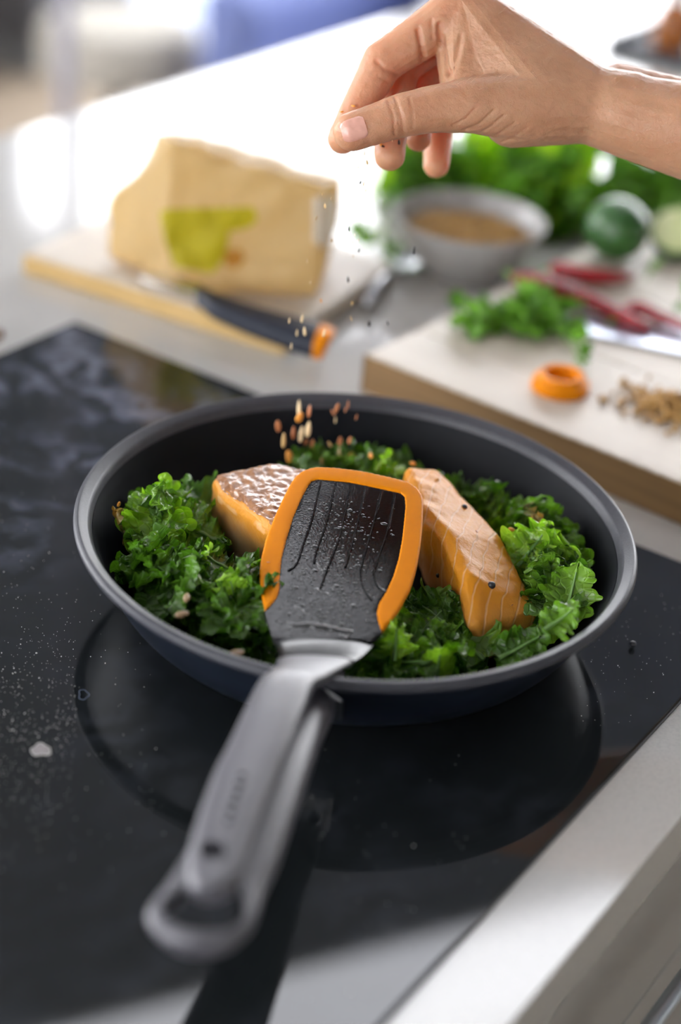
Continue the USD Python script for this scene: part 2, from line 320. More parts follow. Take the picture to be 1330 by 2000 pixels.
def herb(name, d, l, tr):
    mat(name, {'tc': ('texture_coordinate', {}), 'n': ('noise_texture', {'scale': 40, 'detail': 3}), 'r': ('rgb_ramp', {'ramp': [(.3, d), (.7, l)]}), 'p': ('principled_bsdf', {'roughness': .35}), 't': ('translucent_bsdf', {}), 'm': ('mix_closure', {'fac': tr})},
        [('tc.object', 'n.vector'), ('n.fac', 'r.fac'), ('r.color', 'p.base_color'), ('r.color', 't.color'), ('p.BSDF', 'm.closure1'), ('t.BSDF', 'm.closure2')], surface='m.closure')
herb('herb_leaf', (.08, .22, .013), (.18, .42, .035), .5); herb('herb_backlit', (.28, .55, .012), (.52, .80, .03), .7)  # second green is brightened to paint the backlit glow of the leaves
plain('blade_steel', (.55, .60, .70), .3, metallic=1.0)
plain('amber', (.45, .14, .02), .15, transmission_weight=.4, ior=1.45)
plain('blue_glass', (.75, .85, .97), .03, transmission_weight=.95, ior=1.45)
noisy('walnut', (.16, .08, .04), (.24, .13, .07), 30, .5)
noisy('cream_cloth', (.36, .335, .29), (.42, .39, .34), 200, .9)
noisy('blue_cloth', (.13, .165, .36), (.17, .21, .42), 200, .9)
plain('dark_metal', (.05, .05, .06), .4)
noisy('dark_wood', (.03, .03, .035), (.05, .048, .05), 12, .45)
noisy('tan_edge', (.40, .26, .09), (.48, .32, .13), 40, .5)
plain('post_grey', (.30, .29, .34), .35)
plain('neck_plastic', (.004, .004, .005), .25, specular_ior_level=.35)
# ------------------------------------------------------------------ the room: x runs along the island, y away from the cook
ZF, ZC = -0.92, 1.75
XW, YB, XL, YF = 3.2, 3.6, -3.2, -2.4
struct('floor', box(XL - .1, XW + .1, YF - .1, YB + .1, ZF - .1, ZF), 'floor_oak', label='pale oak floor behind and below the kitchen island', cat='floor')
struct('ceiling', box(XL - .1, XW + .1, YF - .1, YB + .1, ZC, ZC + .1), 'ceiling_paint', label='grey ceiling of the kitchen', cat='ceiling')
struct('wall_front', box(XL - .1, XW + .1, YF - .1, YF, ZF, ZC), 'wall_paint', label='plain wall behind the cook', cat='wall')
LY0, LY1, LZ0, LZ1 = -0.6, 2.6, 0.0, 1.6
struct('wall_left', TM([box(XL - .12, XL, YF, LY0, ZF, ZC), box(XL - .12, XL, LY1, YB, ZF, ZC), box(XL - .12, XL, LY0, LY1, LZ1, ZC), box(XL - .12, XL, LY0, LY1, ZF, LZ0)]), 'wall_paint', label='plain wall on the side away from the terrace doors', cat='wall')
WY0, WY1, WZ0, WZ1 = -0.6, 3.38, ZF + .03, 1.62      # glazed opening in the right wall
struct('wall_right', TM([box(XW, XW + .12, YF, WY0, ZF, ZC), box(XW, XW + .12, WY1, YB + .1, ZF, ZC), box(XW, XW + .12, WY0, WY1, WZ1, ZC), box(XW, XW + .12, WY0, WY1, ZF, WZ0)]), 'wall_paint', label='wall with the wide terrace doors', cat='wall')
BX0, BX1, BZ0, BZ1 = -2.8, 0.6, -0.3, 1.65          # window in the back wall
struct('wall_back', TM([box(XL, BX0, YB, YB + .12, ZF, ZC), box(BX1, XW, YB, YB + .12, ZF, ZC), box(BX0, BX1, YB, YB + .12, BZ1, ZC), box(BX0, BX1, YB, YB + .12, ZF, BZ0)]), 'wall_paint', label='wall with the window over the far work space', cat='wall')
def window(n, cells, frame, label, pane_axis):
    w = thing(f'window_{n}', label, 'window', kind='structure')
    obj('window_frame', frame, 'frame_paint', w, False)
    for c in cells: obj('pane', box(*c), 'pane', w, False)
fr = [box(XW + .02, XW + .08, WY0, WY1, WZ0, WZ0 + .04), box(XW + .02, XW + .08, WY0, WY1, WZ1 - .05, WZ1)]
ys = [WY0, 0.72, 1.92, 3.085, WY1]
for y in ys[:-1] + [WY1 - .03]: fr.append(box(XW + .02, XW + .08, y, y + (.06 if y < 3 else .03), WZ0 + .04, WZ1 - .05))
window(1, [(XW + .045, XW + .051, a + (.06 if a < 3 else .03), b, WZ0 + .04, WZ1 - .05) for a, b in zip(ys[:-1], ys[1:-1] + [WY1 - .03])], TM(fr), 'wide terrace glazing with slim grey frames behind the island', 'x')
fr = [box(BX0, BX1, YB + .03, YB + .09, BZ0, BZ0 + .05), box(BX0, BX1, YB + .03, YB + .09, BZ1 - .05, BZ1)]
xs = [BX0, -1.7, -.55, BX1]
for x in xs[:-1] + [BX1 - .05]: fr.append(box(x, x + .05, YB + .03, YB + .09, BZ0 + .05, BZ1 - .05))
window(2, [(a + .05, b, YB + .055, YB + .061, BZ0 + .05, BZ1 - .05) for a, b in zip(xs[:-1], xs[1:-1] + [BX1 - .05])], TM(fr), 'window in the wall left of the terrace glazing', 'y')
fr = [box(XL - .09, XL - .03, LY0, LY1, LZ0, LZ0 + .05), box(XL - .09, XL - .03, LY0, LY1, LZ1 - .05, LZ1)]  # unseen window, added as fill for surfaces that face the camera
ls = [LY0, .2, 1.4, LY1]
for y in ls[:-1] + [LY1 - .05]: fr.append(box(XL - .09, XL - .03, y, y + .05, LZ0 + .05, LZ1 - .05))
window(3, [(XL - .065, XL - .059, a + .05, b, LZ0 + .05, LZ1 - .05) for a, b in zip(ls[:-1], ls[1:-1] + [LY1 - .05])], TM(fr), 'unseen window added in the left wall to light the near sides', 'x')
# lamp over the island
lp = thing('ceiling_lamp', 'long flat white lamp hung over the island', 'lamp', (PANEL_C[0], PANEL_C[1], PANEL_Z), PANEL_ANG)
obj('lamp_housing', TM([box(-PANEL_W / 2 - .02, PANEL_W / 2 + .02, -PANEL_D / 2 - .02, PANEL_D / 2 + .02, .004, .05)]), 'white_paint', lp, False)
obj('diffuser', box(-PANEL_W / 2, PANEL_W / 2, -PANEL_D / 2, PANEL_D / 2, 0, .004), 'lamp_glow', lp, False)
for sx in (-.7, .7): obj('rod', tube([(sx, 0, .05), (sx, 0, ZC - PANEL_Z)], .006), 'steel', lp)

# terrace outside
struct('terrace', box(XW + .12, 60, -60, 60, ZF - .12, ZF - .02), 'terrace_stone', label='blue-grey terrace paving outside the glazing', cat='terrace')

# ------------------------------------------------------------------ kitchen island
ZT = -0.002
HX0, HX1, HY0, HY1 = -0.43, 0.1662, -0.1715, 0.3428
_sl = m3.Manifold.cube([4.0, .86, .034 + ZT]).translate([-1.6, -.21, -.034]) - m3.Manifold.cube([HX1 - HX0 + .002, HY1 - HY0 + .002, .2]).translate([HX0 - .001, HY0 - .001, -.1])
t = thing('worktop', 'pale warm grey polished worktop of the kitchen island', 'worktop')
obj('slab', to_tm(_sl), 'worktop', t, False)
for k, (x0, x1) in enumerate([(-1.0, -.4), (-.397, .203), (.206, .806), (.809, 1.409)]):
    lab = ['grey base cabinet left of the hob', 'grey base cabinet under the hob', 'grey base cabinet right of the hob', 'grey base cabinet at the far right of the island'][k]
    c = thing('base_cabinet', lab, 'cabinet')
    obj('carcass', box(x0, x1, -.175, .60, -.82, -.036), 'cabinet_front', c, False)
    obj('drawer_front', box(x0 + .0015, x1 - .0015, -.196, -.1755, -.17, -.045, .001), 'cabinet_front', c, False)
    obj('door', box(x0 + .0015, x1 - .0015, -.196, -.1755, -.815, -.173, .001), 'cabinet_front', c, False)
    d = obj('handle', tube([(x0 + .03, -.196, -.105), (x0 + .03, -.226, -.105), (x1 - .03, -.226, -.105), (x1 - .03, -.196, -.105)], .0045), 'brushed_steel', c)
    obj('plinth', box(x0, x1, -.12, .55, ZF, -.82), 'plinth', c, False)

h = thing('induction_hob', 'black glass induction hob set flush in the pale worktop', 'hob')
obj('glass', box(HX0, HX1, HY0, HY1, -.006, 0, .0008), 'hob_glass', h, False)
obj('edge_trim', TM([box(HX0 - .001, HX1 + .001, HY0 - .001, HY0, -.007, -.0012), box(HX0 - .001, HX1 + .001, HY1, HY1 + .001, -.007, -.0012),
    box(HX0 - .001, HX0, HY0, HY1, -.007, -.0012), box(HX1, HX1 + .001, HY0, HY1, -.007, -.0012)]), 'dark_rubber', h, False)
def blot(px, py, rx, ry, seed, ring=0.0):
    rng = np.random.default_rng(seed); c = at(px, py, 0); a = np.linspace(0, 2 * np.pi, 40, endpoint=False)
    k = 1 + .12 * np.sin(a * 3 + rng.uniform(0, 6)) + .08 * np.sin(a * 5 + rng.uniform(0, 6))
    e1 = at(px + rx, py, 0) - c; e2 = at(px, py - ry, 0) - c
    pts = c + np.outer(np.cos(a) * k, e1) + np.outer(np.sin(a) * k, e2)
    pg = Polygon(pts[:, :2]); pg = pg.buffer(0)
    if ring: pg = pg.difference(pg.buffer(-ring))
    m = trimesh.creation.extrude_polygon(pg, .00015, engine='earcut'); m.apply_translation([0, 0, .00003]); return m
obj('dried_spot', blot(80, 1465, 19, 11, 1), 'water_mark', h, False, 'dried pale drop mark on the glass near the left edge')
obj('dried_spot', blot(80, 1465, 20, 12, 1, .0006), 'salt_crumb', h, False, 'pale rim of the dried drop mark')
obj('dried_spot', blot(163, 1357, 10, 10, 2, .0003), 'limescale', h, False, 'thin blue-grey outline of a dried drop left of the pan')
rng = np.random.default_rng(5); gr = []
for k in range(1000):
    u = rng.random()
    if u < .62: q = (rng.uniform(-20, 150), rng.normal(1400, 110))
    elif u < .85: q = (rng.uniform(0, 320), rng.uniform(650, 1700))
    else: q = (rng.uniform(1130, 1330), rng.uniform(1150, 1420)) if u < .95 else (rng.uniform(600, 1000), rng.uniform(1450, 1950))
    p = at(*q, 0)
    if np.hypot(p[0], p[1]) < .108 or not (HX0 + .01 < p[0] < HX1 - .01 and HY0 + .01 < p[1] < HY1 - .01): continue
    s = rng.uniform(.00005, .00013) * (1.9 if rng.random() < .06 else 1)
    g = trimesh.creation.box([2 * s, 2 * s * rng.uniform(.7, 1.5), 1.6 * s]); g.apply_transform(xf((p[0], p[1], .8 * s), (0, 0, 1), rng.uniform(0, 3))); gr.append(g)
tag(obj('salt_dust', TM(gr), 'salt_crumb', None, False), 'fine pale salt dust scattered over the black hob glass', 'salt', None, 'stuff')

# ------------------------------------------------------------------ frying pan
pan = thing('frying_pan', 'large black non-stick frying pan of kale and salmon on the hob', 'frying pan')
inner = [(0.0001, .0052), (.06, .0052), (.092, .0056), (.102, .0075), (.110, .0115), (.1165, .0175), (.1225, .0255), (.1275, .0345), (.1315, .0435), (.1338, .0485)]
outer = [(.1352, .0475), (.1325, .0405), (.1285, .031), (.1235, .0215), (.1175, .0135), (.1105, .0075), (.103, .0035), (.097, .0012), (.0001, .0012)]
inner_s = catmull(np.array(inner)[1:], 40); outer_s = catmull(np.array(outer)[:-1], 40)
obj('bowl', lathe(np.vstack([[inner[0]], inner_s, outer_s, [outer[-1]]])[::-1], 160), 'pan_outer', pan, 50)
obj('cooking_surface', lathe(np.vstack([np.array([inner[0]]) + [0, .0002], inner_s + [-.0002, .0002]])[::-1], 160), 'pan_coat', pan, 50, 'matt dark non-stick inside of the pan')
a = np.linspace(np.radians(-150), np.radians(120), 15)
lip = np.vstack([[(.1325, .0455)], [(.1355, .0520), (.1375, .0535)], [(.1400 + .0033 * math.cos(t), .0522 + .0030 * math.sin(t)) for t in np.linspace(np.radians(80), np.radians(-120), 12)], [(.1360, .0485), (.1345, .0455)]])
obj('rim', lathe(catmull(lip, 40)[::-1], 160, True), 'pan_lip', pan, 60, 'smooth rolled black lip of the pan, coloured greyer for its sheen')
# handle: centre line from the pixels of its top face, over the hob toward the viewer

# pan handle
st = [(528, 1338, 652, 1344, .0475, .015), (516, 1356, 655, 1358, .0485, .017), (490, 1402, 634, 1406, .0520, .018), (452, 1480, 606, 1484, .0550, .018), (410, 1560, 577, 1568, .0562, .017),
      (365, 1640, 549, 1650, .0565, .016), (325, 1706, 522, 1714, .0565, .013), (299, 1742, 510, 1752, .0565, .011), (287, 1768, 500, 1782, .0565, .010), (296, 1796, 484, 1806, .0565, .010),
      (328, 1822, 450, 1830, .0565, .010), (355, 1832, 420, 1835, .0565, .009), (378, 1836, 400, 1837, .0565, .007)]
hb = loft(st, 110, 32, 2.6)
hp = [(360, 1703), (367, 1718), (362, 1732), (345, 1742), (328, 1755), (321, 1772), (334, 1793), (362, 1808), (400, 1813), (440, 1809), (463, 1793), (472, 1768), (471, 1740), (466, 1700), (458, 1650), (430, 1640), (395, 1650), (372, 1675)]
pg = Polygon([at(x, y, .0560)[:2] for x, y in hp]).buffer(-.001).buffer(.0025, 8)
cut = trimesh.creation.extrude_polygon(pg, .2, engine='earcut'); cut.apply_translation([0, 0, -.05])
hb = to_tm(man(hb) - man(cut))
obj('handle', hb, 'handle_plastic', pan, 40, 'long black plastic handle with an open loop at its end')
ha = math.atan2(*(at(590, 1400, .05)[[1, 0]])); ca, sa = math.cos(ha), math.sin(ha)
def hpt(r, w, z): return np.array([r * ca - w * sa, r * sa + w * ca, z])
br = pillow(Polygon([(-.020, -.010), (.016, -.010), (.016, .004), (.010, .010), (-.014, .010), (-.020, .004)]).buffer(.002).difference(Point(.010, 0).buffer(.0030)), .002, .0008, .003,
            lambda v: np.array([hpt(.1305 + .45 * (q[1]) + q[2], q[0] - .004, .033 + q[1]) for q in v]))
obj('bracket', br, 'steel', pan, 40, 'small steel bracket that joins the handle to the pan')

# ------------------------------------------------------------------ spatula
spat = thing('spatula', 'black slotted spatula with an orange silicone edge, laid across the pan and its handle', 'spatula')
BT, BB = at(690, 915, .0685), at(632, 1236, .0465)
ba = (BT - BB) / np.linalg.norm(BT - BB); bl = np.cross(ba, [0, 0, 1]); bl /= np.linalg.norm(bl); bn = np.cross(bl, ba)
def blade_px(q):
    out = []
    for x, y in q:
        d = ray(x, y); P = POS + d * (((BB - POS) @ bn) / (d @ bn)); out.append(((P - BB) @ bl, (P - BB) @ ba))
    return out
def zpx(q): return [(490 + x / 3.694, 890 + y / 3.694) for x, y in q]
def blade_map(v):
    s = v[:, 1] / np.linalg.norm(BT - BB)
    bow = -.0035 * (v[:, 0] / .045) ** 2 + .002 * np.sin(np.clip(s, 0, 1) * np.pi)
    return BB + np.outer(v[:, 0], bl) + np.outer(v[:, 1], ba) + np.outer(v[:, 2] + bow * 0.4, bn)
OUT = zpx([(103, 1130), (75, 1000), (62, 850), (75, 740), (110, 600), (170, 450), (230, 320), (285, 210), (320, 160), (370, 120), (430, 100), (480, 94), (600, 100), (800, 125), (1000, 165), (1130, 195), (1200, 240), (1235, 290), (1243, 340), (1240, 480), (1225, 650), (1195, 820), (1150, 970), (1080, 1100), (1010, 1200), (940, 1283)])
INN = zpx([(940, 1283), (915, 1210), (903, 1150), (920, 1080), (970, 1000), (1020, 890), (1060, 760), (1085, 620), (1100, 480), (1110, 380), (1105, 310), (1075, 285), (1000, 270), (850, 240), (700, 210), (560, 195), (480, 188), (440, 200), (420, 225), (370, 320), (310, 460), (260, 620), (225, 760), (212, 880), (210, 980), (190, 1040), (140, 1100), (103, 1130)])
LOW = zpx([(150, 1280), (165, 1330), (500, 1345), (880, 1345), (905, 1322)])
edge = Polygon(blade_px(OUT + INN[1:-1])).buffer(0)
core = Polygon(blade_px(INN[::-1][:1] + LOW + INN[:-1])).buffer(0)
core = core.buffer(.0006)
EDGE = pillow(edge, .0036, .0012, .003, blade_map)
obj('silicone_edge', EDGE, 'orange_silicone', spat, 40, 'orange silicone edge around the black blade')
obj('blade', pillow(core, .0026, .0006, .002, blade_map), 'blade_plastic', spat, 40, 'black ribbed blade, wet with oil')
ribs = [[(505, 205), (440, 480), (385, 640), (330, 800), (270, 850)], [(612, 215), (545, 500), (470, 720), (455, 800)], [(720, 225), (650, 560), (590, 740), (540, 870), (500, 980)], [(825, 240), (760, 540), (700, 760), (680, 830)], [(940, 270), (870, 560), (805, 780), (790, 880), (810, 970), (870, 1060)], [(1035, 300), (985, 560), (910, 780), (890, 880), (915, 960), (970, 1000)]]
for r_ in ribs:
    q = np.array(blade_px(zpx(r_))); c = catmull(np.c_[q, np.full(len(q), .0014)], 40)
    obj('rib', tube(blade_map(c), .00062, 8), 'blade_plastic', spat)
# pooled oil beads and streaks on the blade
rng = np.random.default_rng(3); dr = []
P_in = core.buffer(-.004)
for k in range(620):
    u, v = rng.normal(520, 240), rng.uniform(330, 1300)
    q = blade_px(zpx([(u, v)]))[0]
    if not P_in.contains(Point(q)): continue
    s = rng.uniform(.0002, .0006) * (1.8 if rng.random() < .08 else 1)
    m_ = trimesh.creation.icosphere(1, s); m_.vertices *= [rng.uniform(1, 2.2), 1, .6]; m_.apply_translation([q[0], q[1], .00135]); m_.vertices = blade_map(m_.vertices); dr.append(m_)
for (x0, y0, x1, y1, w) in [(250, 1212, 735, 1285, .0021), (640, 1310, 720, 1310, .0011), (450, 985, 590, 1030, .0008), (470, 800, 520, 870, .0007), (740, 830, 805, 800, .0007), (310, 1100, 420, 1150, .0006)]:
    q = np.array(blade_px(zpx([(x0 + (x1 - x0) * s, y0 + (y1 - y0) * s + rng.normal() * 8) for s in np.linspace(0, 1, 7)])))
    c = catmull(np.c_[q, np.full(len(q), .0012)], 24); tb = tube(c, w * (.45 + .55 * np.sin(np.linspace(.15, 3, 24))) * rng.uniform(.8, 1.2, 24), 10)
    tb.vertices[:, 2] = .0012 + (tb.vertices[:, 2] - .0012) * .45; tb.vertices = blade_map(tb.vertices); dr.append(tb)
tag(obj('oil_droplets', TM(dr), 'oil', spat, 60, 'oil beads and streaks on the blade'), kind='stuff')
obj('neck', loft([(531, 1240, 735, 1246, .0466, .004), (538, 1254, 727, 1257, .0475, .0045), (541, 1266, 712, 1270, .0500, .0055), (542, 1276, 694, 1281, .0535, .0065)], 40, 32, 2.3), 'neck_plastic', spat, 40, 'glossy black neck between blade and handle')
st = [(542, 1272, 702, 1277, .0515, .006), (540, 1284, 672, 1290, .0565, .0075), (528, 1296, 642, 1305, .0620, .009), (508, 1312, 616, 1320, .0675, .010), (478, 1370, 593, 1376, .0695, .0105),
      (446, 1437, 568, 1443, .0700, .0110), (418, 1494, 543, 1500, .0700, .0110), (388, 1576, 511, 1580, .0700, .0110), (372, 1634, 493, 1634, .0698, .0110), (363, 1686, 476, 1686, .0695, .011), (368, 1711, 462, 1711, .0694, .011), (382, 1726, 441, 1726, .0693, .0105), (402, 1733, 412, 1733, .0690, .008)]
sh = loft(st, 110, 32, 2.3)
c = at(415, 1677, .065); cut = trimesh.creation.cylinder(.0051, .08, sections=40); cut.apply_translation(c)
sh = to_tm(man(sh) - man(cut))
obj('handle', sh, 'handle_plastic', spat, 40, 'smooth dark grey handle with a hanging hole')
mk = []
for k, (y, L_) in enumerate([(1512, .5), (1530, .8), (1548, .6), (1566, .8), (1584, .6), (1602, .5)]):
    xc = 478 - (y - 1512) * .30
    p0, p1 = at(xc - 9 * L_ - 4, y, .0702), at(xc + 9 * L_ - 4, y + 3, .0702); mk.append(tube([p0, p1], .0009, 6))
obj('embossed_mark', TM(mk), 'dark_rubber', spat, 40, 'small worn mark pressed into the handle')

# ------------------------------------------------------------------ salmon fillets: hulls of rounded corners set from the picture, then roughened
def fillet(secs, res=.0022, amp=.0009, seed=0):
    m_ = None
    for a_, b_ in zip(secs[:-1], secs[1:]):
        h_ = hull_spheres([p for p, r in a_ + b_], [r for p, r in a_ + b_], 12); m_ = h_ if m_ is None else m_ + h_
    t = to_tm(m_.refine_to_length(res)); t.merge_vertices()
    t = trimesh.smoothing.filter_taubin(t, .5, .52, 12); return wobble(t, amp, 140, seed)
def sec(*q): return [(at(x, y, z), r) for x, y, z, r in q]
fr_ = thing('salmon_fillet', 'golden salmon fillet right of the spatula, tapering toward the front of the pan', 'salmon fillet')
secs = [sec((806, 932, .052, .005), (845, 935, .050, .005), (800, 985, .014, .006), (868, 985, .014, .006)),
        sec((836, 1010, .054, .005), (893, 992, .046, .006), (828, 1075, .013, .006), (935, 1045, .014, .006)),
        sec((880, 1058, .052, .005), (955, 1058, .043, .006), (860, 1150, .012, .006), (985, 1120, .014, .006)),
        sec((915, 1140, .046, .005), (990, 1130, .038, .006), (895, 1205, .012, .005), (1015, 1175, .014, .006)),
        sec((930, 1216, .034, .005), (1024, 1196, .030, .006), (922, 1250, .012, .005), (1020, 1225, .013, .005)),
        sec((942, 1262, .016, .005), (1014, 1240, .014, .006), (945, 1268, .012, .005), (1010, 1246, .012, .005))]
SAL = [fillet(secs, seed=1)]; obj('flesh', SAL[0], 'salmon_right', fr_, True)
fl_ = thing('salmon_fillet', 'thick pale-sided salmon fillet with a shiny seared top left of the spatula', 'salmon fillet')
secs = [sec((436, 950, .050, .006), (448, 968, .051, .006), (436, 1050, .013, .007), (492, 1108, .012, .006)),
        sec((532, 930, .051, .006), (538, 1036, .054, .006), (540, 1010, .013, .007), (560, 1110, .012, .006)),
        sec((640, 950, .050, .006), (636, 1040, .050, .006), (640, 1010, .013, .007), (640, 1105, .012, .006))]
t_ = fillet(secs, seed=2)
obj('flesh', t_, 'salmon_left', fl_, True)
up_ = t_.vertex_normals[t_.faces].mean(1)[:, 2] > .72; up_ &= t_.triangles_center[:, 2] > .045
cr_ = trimesh.Trimesh(t_.vertices, t_.faces[up_], process=False); cr_.remove_unreferenced_vertices()
cr_.vertices = cr_.vertices + [0, 0, .0007]; cr_ = wobble(cr_.subdivide(), .0011, 330, 4)
obj('seared_crust', cr_, 'salmon_crust', fl_, True, 'browned shiny crust on top of the fillet')
# ------------------------------------------------------------------ kale
def leaf_mesh(seed, L, wid, frill, nu=92, nv=35, cup=.25, bend=0.6, crumple=.006, lobes=3, curl=0.0):
    rng = np.random.default_rng(seed)
    u, v = np.meshgrid(np.linspace(0, 1, nu), np.linspace(-1, 1, nv), indexing='ij')
    ph = rng.uniform(0, 6.28, 12); off = rng.uniform(0, 50, 3)
    w = wid * (np.sin(np.pi * np.clip(u, 0, 1) ** .75) ** .6 * .92 + .04)
    w = w * (1 + .16 * np.sin(u * lobes * 6.28 + ph[0] + (v > 0) * 1.3))
    x = u * L; y = v * w
    z = crumple * (meshkit.fbm(np.stack([x / .016, y / .016, 0 * x], -1) + off, 3, seed) - .5) * 2.2
    z = z + cup * y * y / max(wid, 1e-6) + .0007 * np.exp(-(v / .07) ** 2)
    e = np.clip(np.maximum(np.abs(v) ** 2.2, np.clip((u - .80) / .2, 0, 1) ** 1.5), 0, 1)
    s = np.where(v > 0, ph[1], ph[2])
    k = 6.28 / .0125
    q1 = u * L * 1.35 * k + s + 2.5 * meshkit.noise(np.stack([x / .01, y / .03, 0 * x + 3], -1) + off, seed + 3)
    q1 = q1 + v * 3.0 * (u > .8)
    q2 = q1 * 2.6 + ph[3]
    z = z + frill * e * (np.sin(q1) + .42 * np.sin(q2))
    y = y + frill * e * np.sign(v) * (.55 * np.cos(q1 + .7) + .3 * np.cos(q2))
    x = x + frill * e * (.55 * np.cos(q1 * .5 + ph[4]) + .25 * np.sin(q2 + 1))
    z = z + frill * .5 * e * (meshkit.noise(np.stack([x / .0035, y / .0035, z / .0035], -1) + off, seed + 9) - .5)
    # roll the sheet along its length and across it
    if curl:
        a = y * curl; y, z = np.sin(a) / curl + 0 * a - z * np.sin(a), (1 - np.cos(a)) / curl + z * np.cos(a)
    a = x / L * bend
    X = np.where(abs(bend) > 1e-3, L / bend * np.sin(a), x) - z * np.sin(a); Z = np.where(abs(bend) > 1e-3, L / bend * (1 - np.cos(a)), 0) + z * np.cos(a)
    V = np.stack([X, y, Z], -1).reshape(-1, 3)
    i, j = np.meshgrid(np.arange(nu - 1), np.arange(nv - 1), indexing='ij'); b = (i * nv + j).ravel()
    F = np.vstack([np.c_[b, b + nv, b + nv + 1], np.c_[b, b + nv + 1, b + 1]])
    mid = V.reshape(nu, nv, 3)[:, nv // 2]
    rib = tube(mid[: int(nu * .85): 2] + [0, 0, .0004], np.linspace(.0013, .0004, len(mid[: int(nu * .85): 2])), 7)
    return trimesh.Trimesh(V, F, process=False), rib
def place(base, tip, normal, L):
    """Frame that lays a leaf of length L from base toward tip with its face toward normal."""
    x = np.asarray(tip, float) - base; s = np.linalg.norm(x) / L; x /= np.linalg.norm(x)
    n = np.asarray(normal, float); n = n - x * (n @ x); n /= np.linalg.norm(n); y = np.cross(n, x)
    Mx = np.eye(4); Mx[:3, 0], Mx[:3, 1], Mx[:3, 2], Mx[:3, 3] = x * s, y * s, n * s, base; return Mx
KP, KV = {}, {}
WZ_, WR_ = [.0056, .0075, .0115, .0175, .0255, .0345, .0435, .0485, .0560], [.092, .102, .110, .1165, .1225, .1275, .1315, .1338, .1375]
def inside_pan(Mx, V):
    """Moves a leaf inward and up until it no longer passes through the wall or floor of the pan."""
    Mx = np.array(Mx, float)
    for _ in range(12):
        P = V @ Mx[:3, :3].T + Mx[:3, 3]; low = P[:, 2].min()
        if low < .0066: Mx[2, 3] += .0066 - low; P[:, 2] += .0066 - low
        r = np.hypot(P[:, 0], P[:, 1]); ex = np.where(P[:, 2] < .056, r - np.interp(P[:, 2], WZ_, WR_) + .0012, -1); i = ex.argmax()
        if ex[i] <= 0: break
        Mx[:2, 3] -= P[i, :2] / r[i] * (ex[i] + .0003)
    return Mx
def kale_leaf(kind, seed, mat4, label, group, args, m):
    """First of a kind is built where it lies; later ones refer to it through a class prim."""
    if kind not in KP:
        c = stage.CreateClassPrim('/World/Looks/kale_' + kind)
        bl_, rb_ = leaf_mesh(seed, **args)
        a_ = usdkit.mesh(stage, str(c.GetPath()) + '/blade', bl_, MATS[m], smooth=True)
        b_ = usdkit.mesh(stage, str(c.GetPath()) + '/midrib', rb_, MATS['kale_rib'], smooth=True)
        KP[kind] = c; KV[kind] = np.vstack([bl_.vertices[::3], rb_.vertices])
    mat4 = inside_pan(mat4, KV[kind])
    x = UsdGeom.Xform.Define(stage, numbered('/World/kale_leaf'))
    x.GetPrim().GetReferences().AddInternalReference(KP[kind].GetPath()); x.GetPrim().SetInstanceable(True)
    x.AddTransformOp().Set(Gf.Matrix4d(*np.asarray(mat4).T.ravel().tolist()))
    return tag(x, label, 'kale', group)
kinds = [('curly_dark', 11, dict(L=.054, wid=.020, frill=.0042, crumple=.006), 'kale_dark'), ('curly_mid', 12, dict(L=.052, wid=.020, frill=.0038, bend=.9), 'kale_mid'),
         ('curly_light', 13, dict(L=.054, wid=.020, frill=.0040, bend=.5), 'kale_light'), ('tight_dark', 14, dict(L=.036, wid=.013, frill=.0050, crumple=.009), 'kale_dark'),
         ('tight_mid', 15, dict(L=.034, wid=.013, frill=.0048, crumple=.008), 'kale_mid'), ('broad_mid', 16, dict(L=.050, wid=.020, frill=.0032, crumple=.004), 'kale_mid'),
         ('broad_dark', 17, dict(L=.050, wid=.021, frill=.0034, crumple=.005), 'kale_dark'), ('tight_light', 18, dict(L=.034, wid=.012, frill=.0046, crumple=.008), 'kale_light')]
def clear_of(p, s): return True
rng = np.random.default_rng(21)
S_R = Polygon([at(x, y, .03)[:2] for x, y in [(800, 930), (860, 930), (965, 1050), (1035, 1170), (1030, 1240), (940, 1270), (900, 1210), (830, 1080), (790, 1000)]])
SIL = [Polygon([(800, 920), (870, 925), (970, 1020), (1042, 1170), (1045, 1235), (960, 1292), (925, 1275), (900, 1220), (850, 1140), (800, 1080)]).buffer(40), Polygon([(420, 935), (560, 915), (560, 1130), (495, 1128), (440, 1075)]).buffer(36)]
S_L = Polygon([at(x, y, .03)[:2] for x, y in [(428, 975), (540, 940), (650, 960), (650, 1080), (520, 1110), (440, 1070)]])
SPX = Polygon([(518, 1196), (505, 1100), (520, 1000), (560, 900), (830, 930), (830, 1060), (800, 1160), (745, 1240), (680, 1300), (540, 1290)])
LOOKS_LIKE = {'curly_dark': 'wide dark curly', 'curly_mid': 'wide mid-green curly', 'curly_light': 'wide light-green curly', 'tight_dark': 'small dark frilly', 'tight_mid': 'small mid-green frilly', 'broad_mid': 'broad flat mid-green', 'broad_dark': 'broad flat dark', 'tight_light': 'small light-green frilly'}
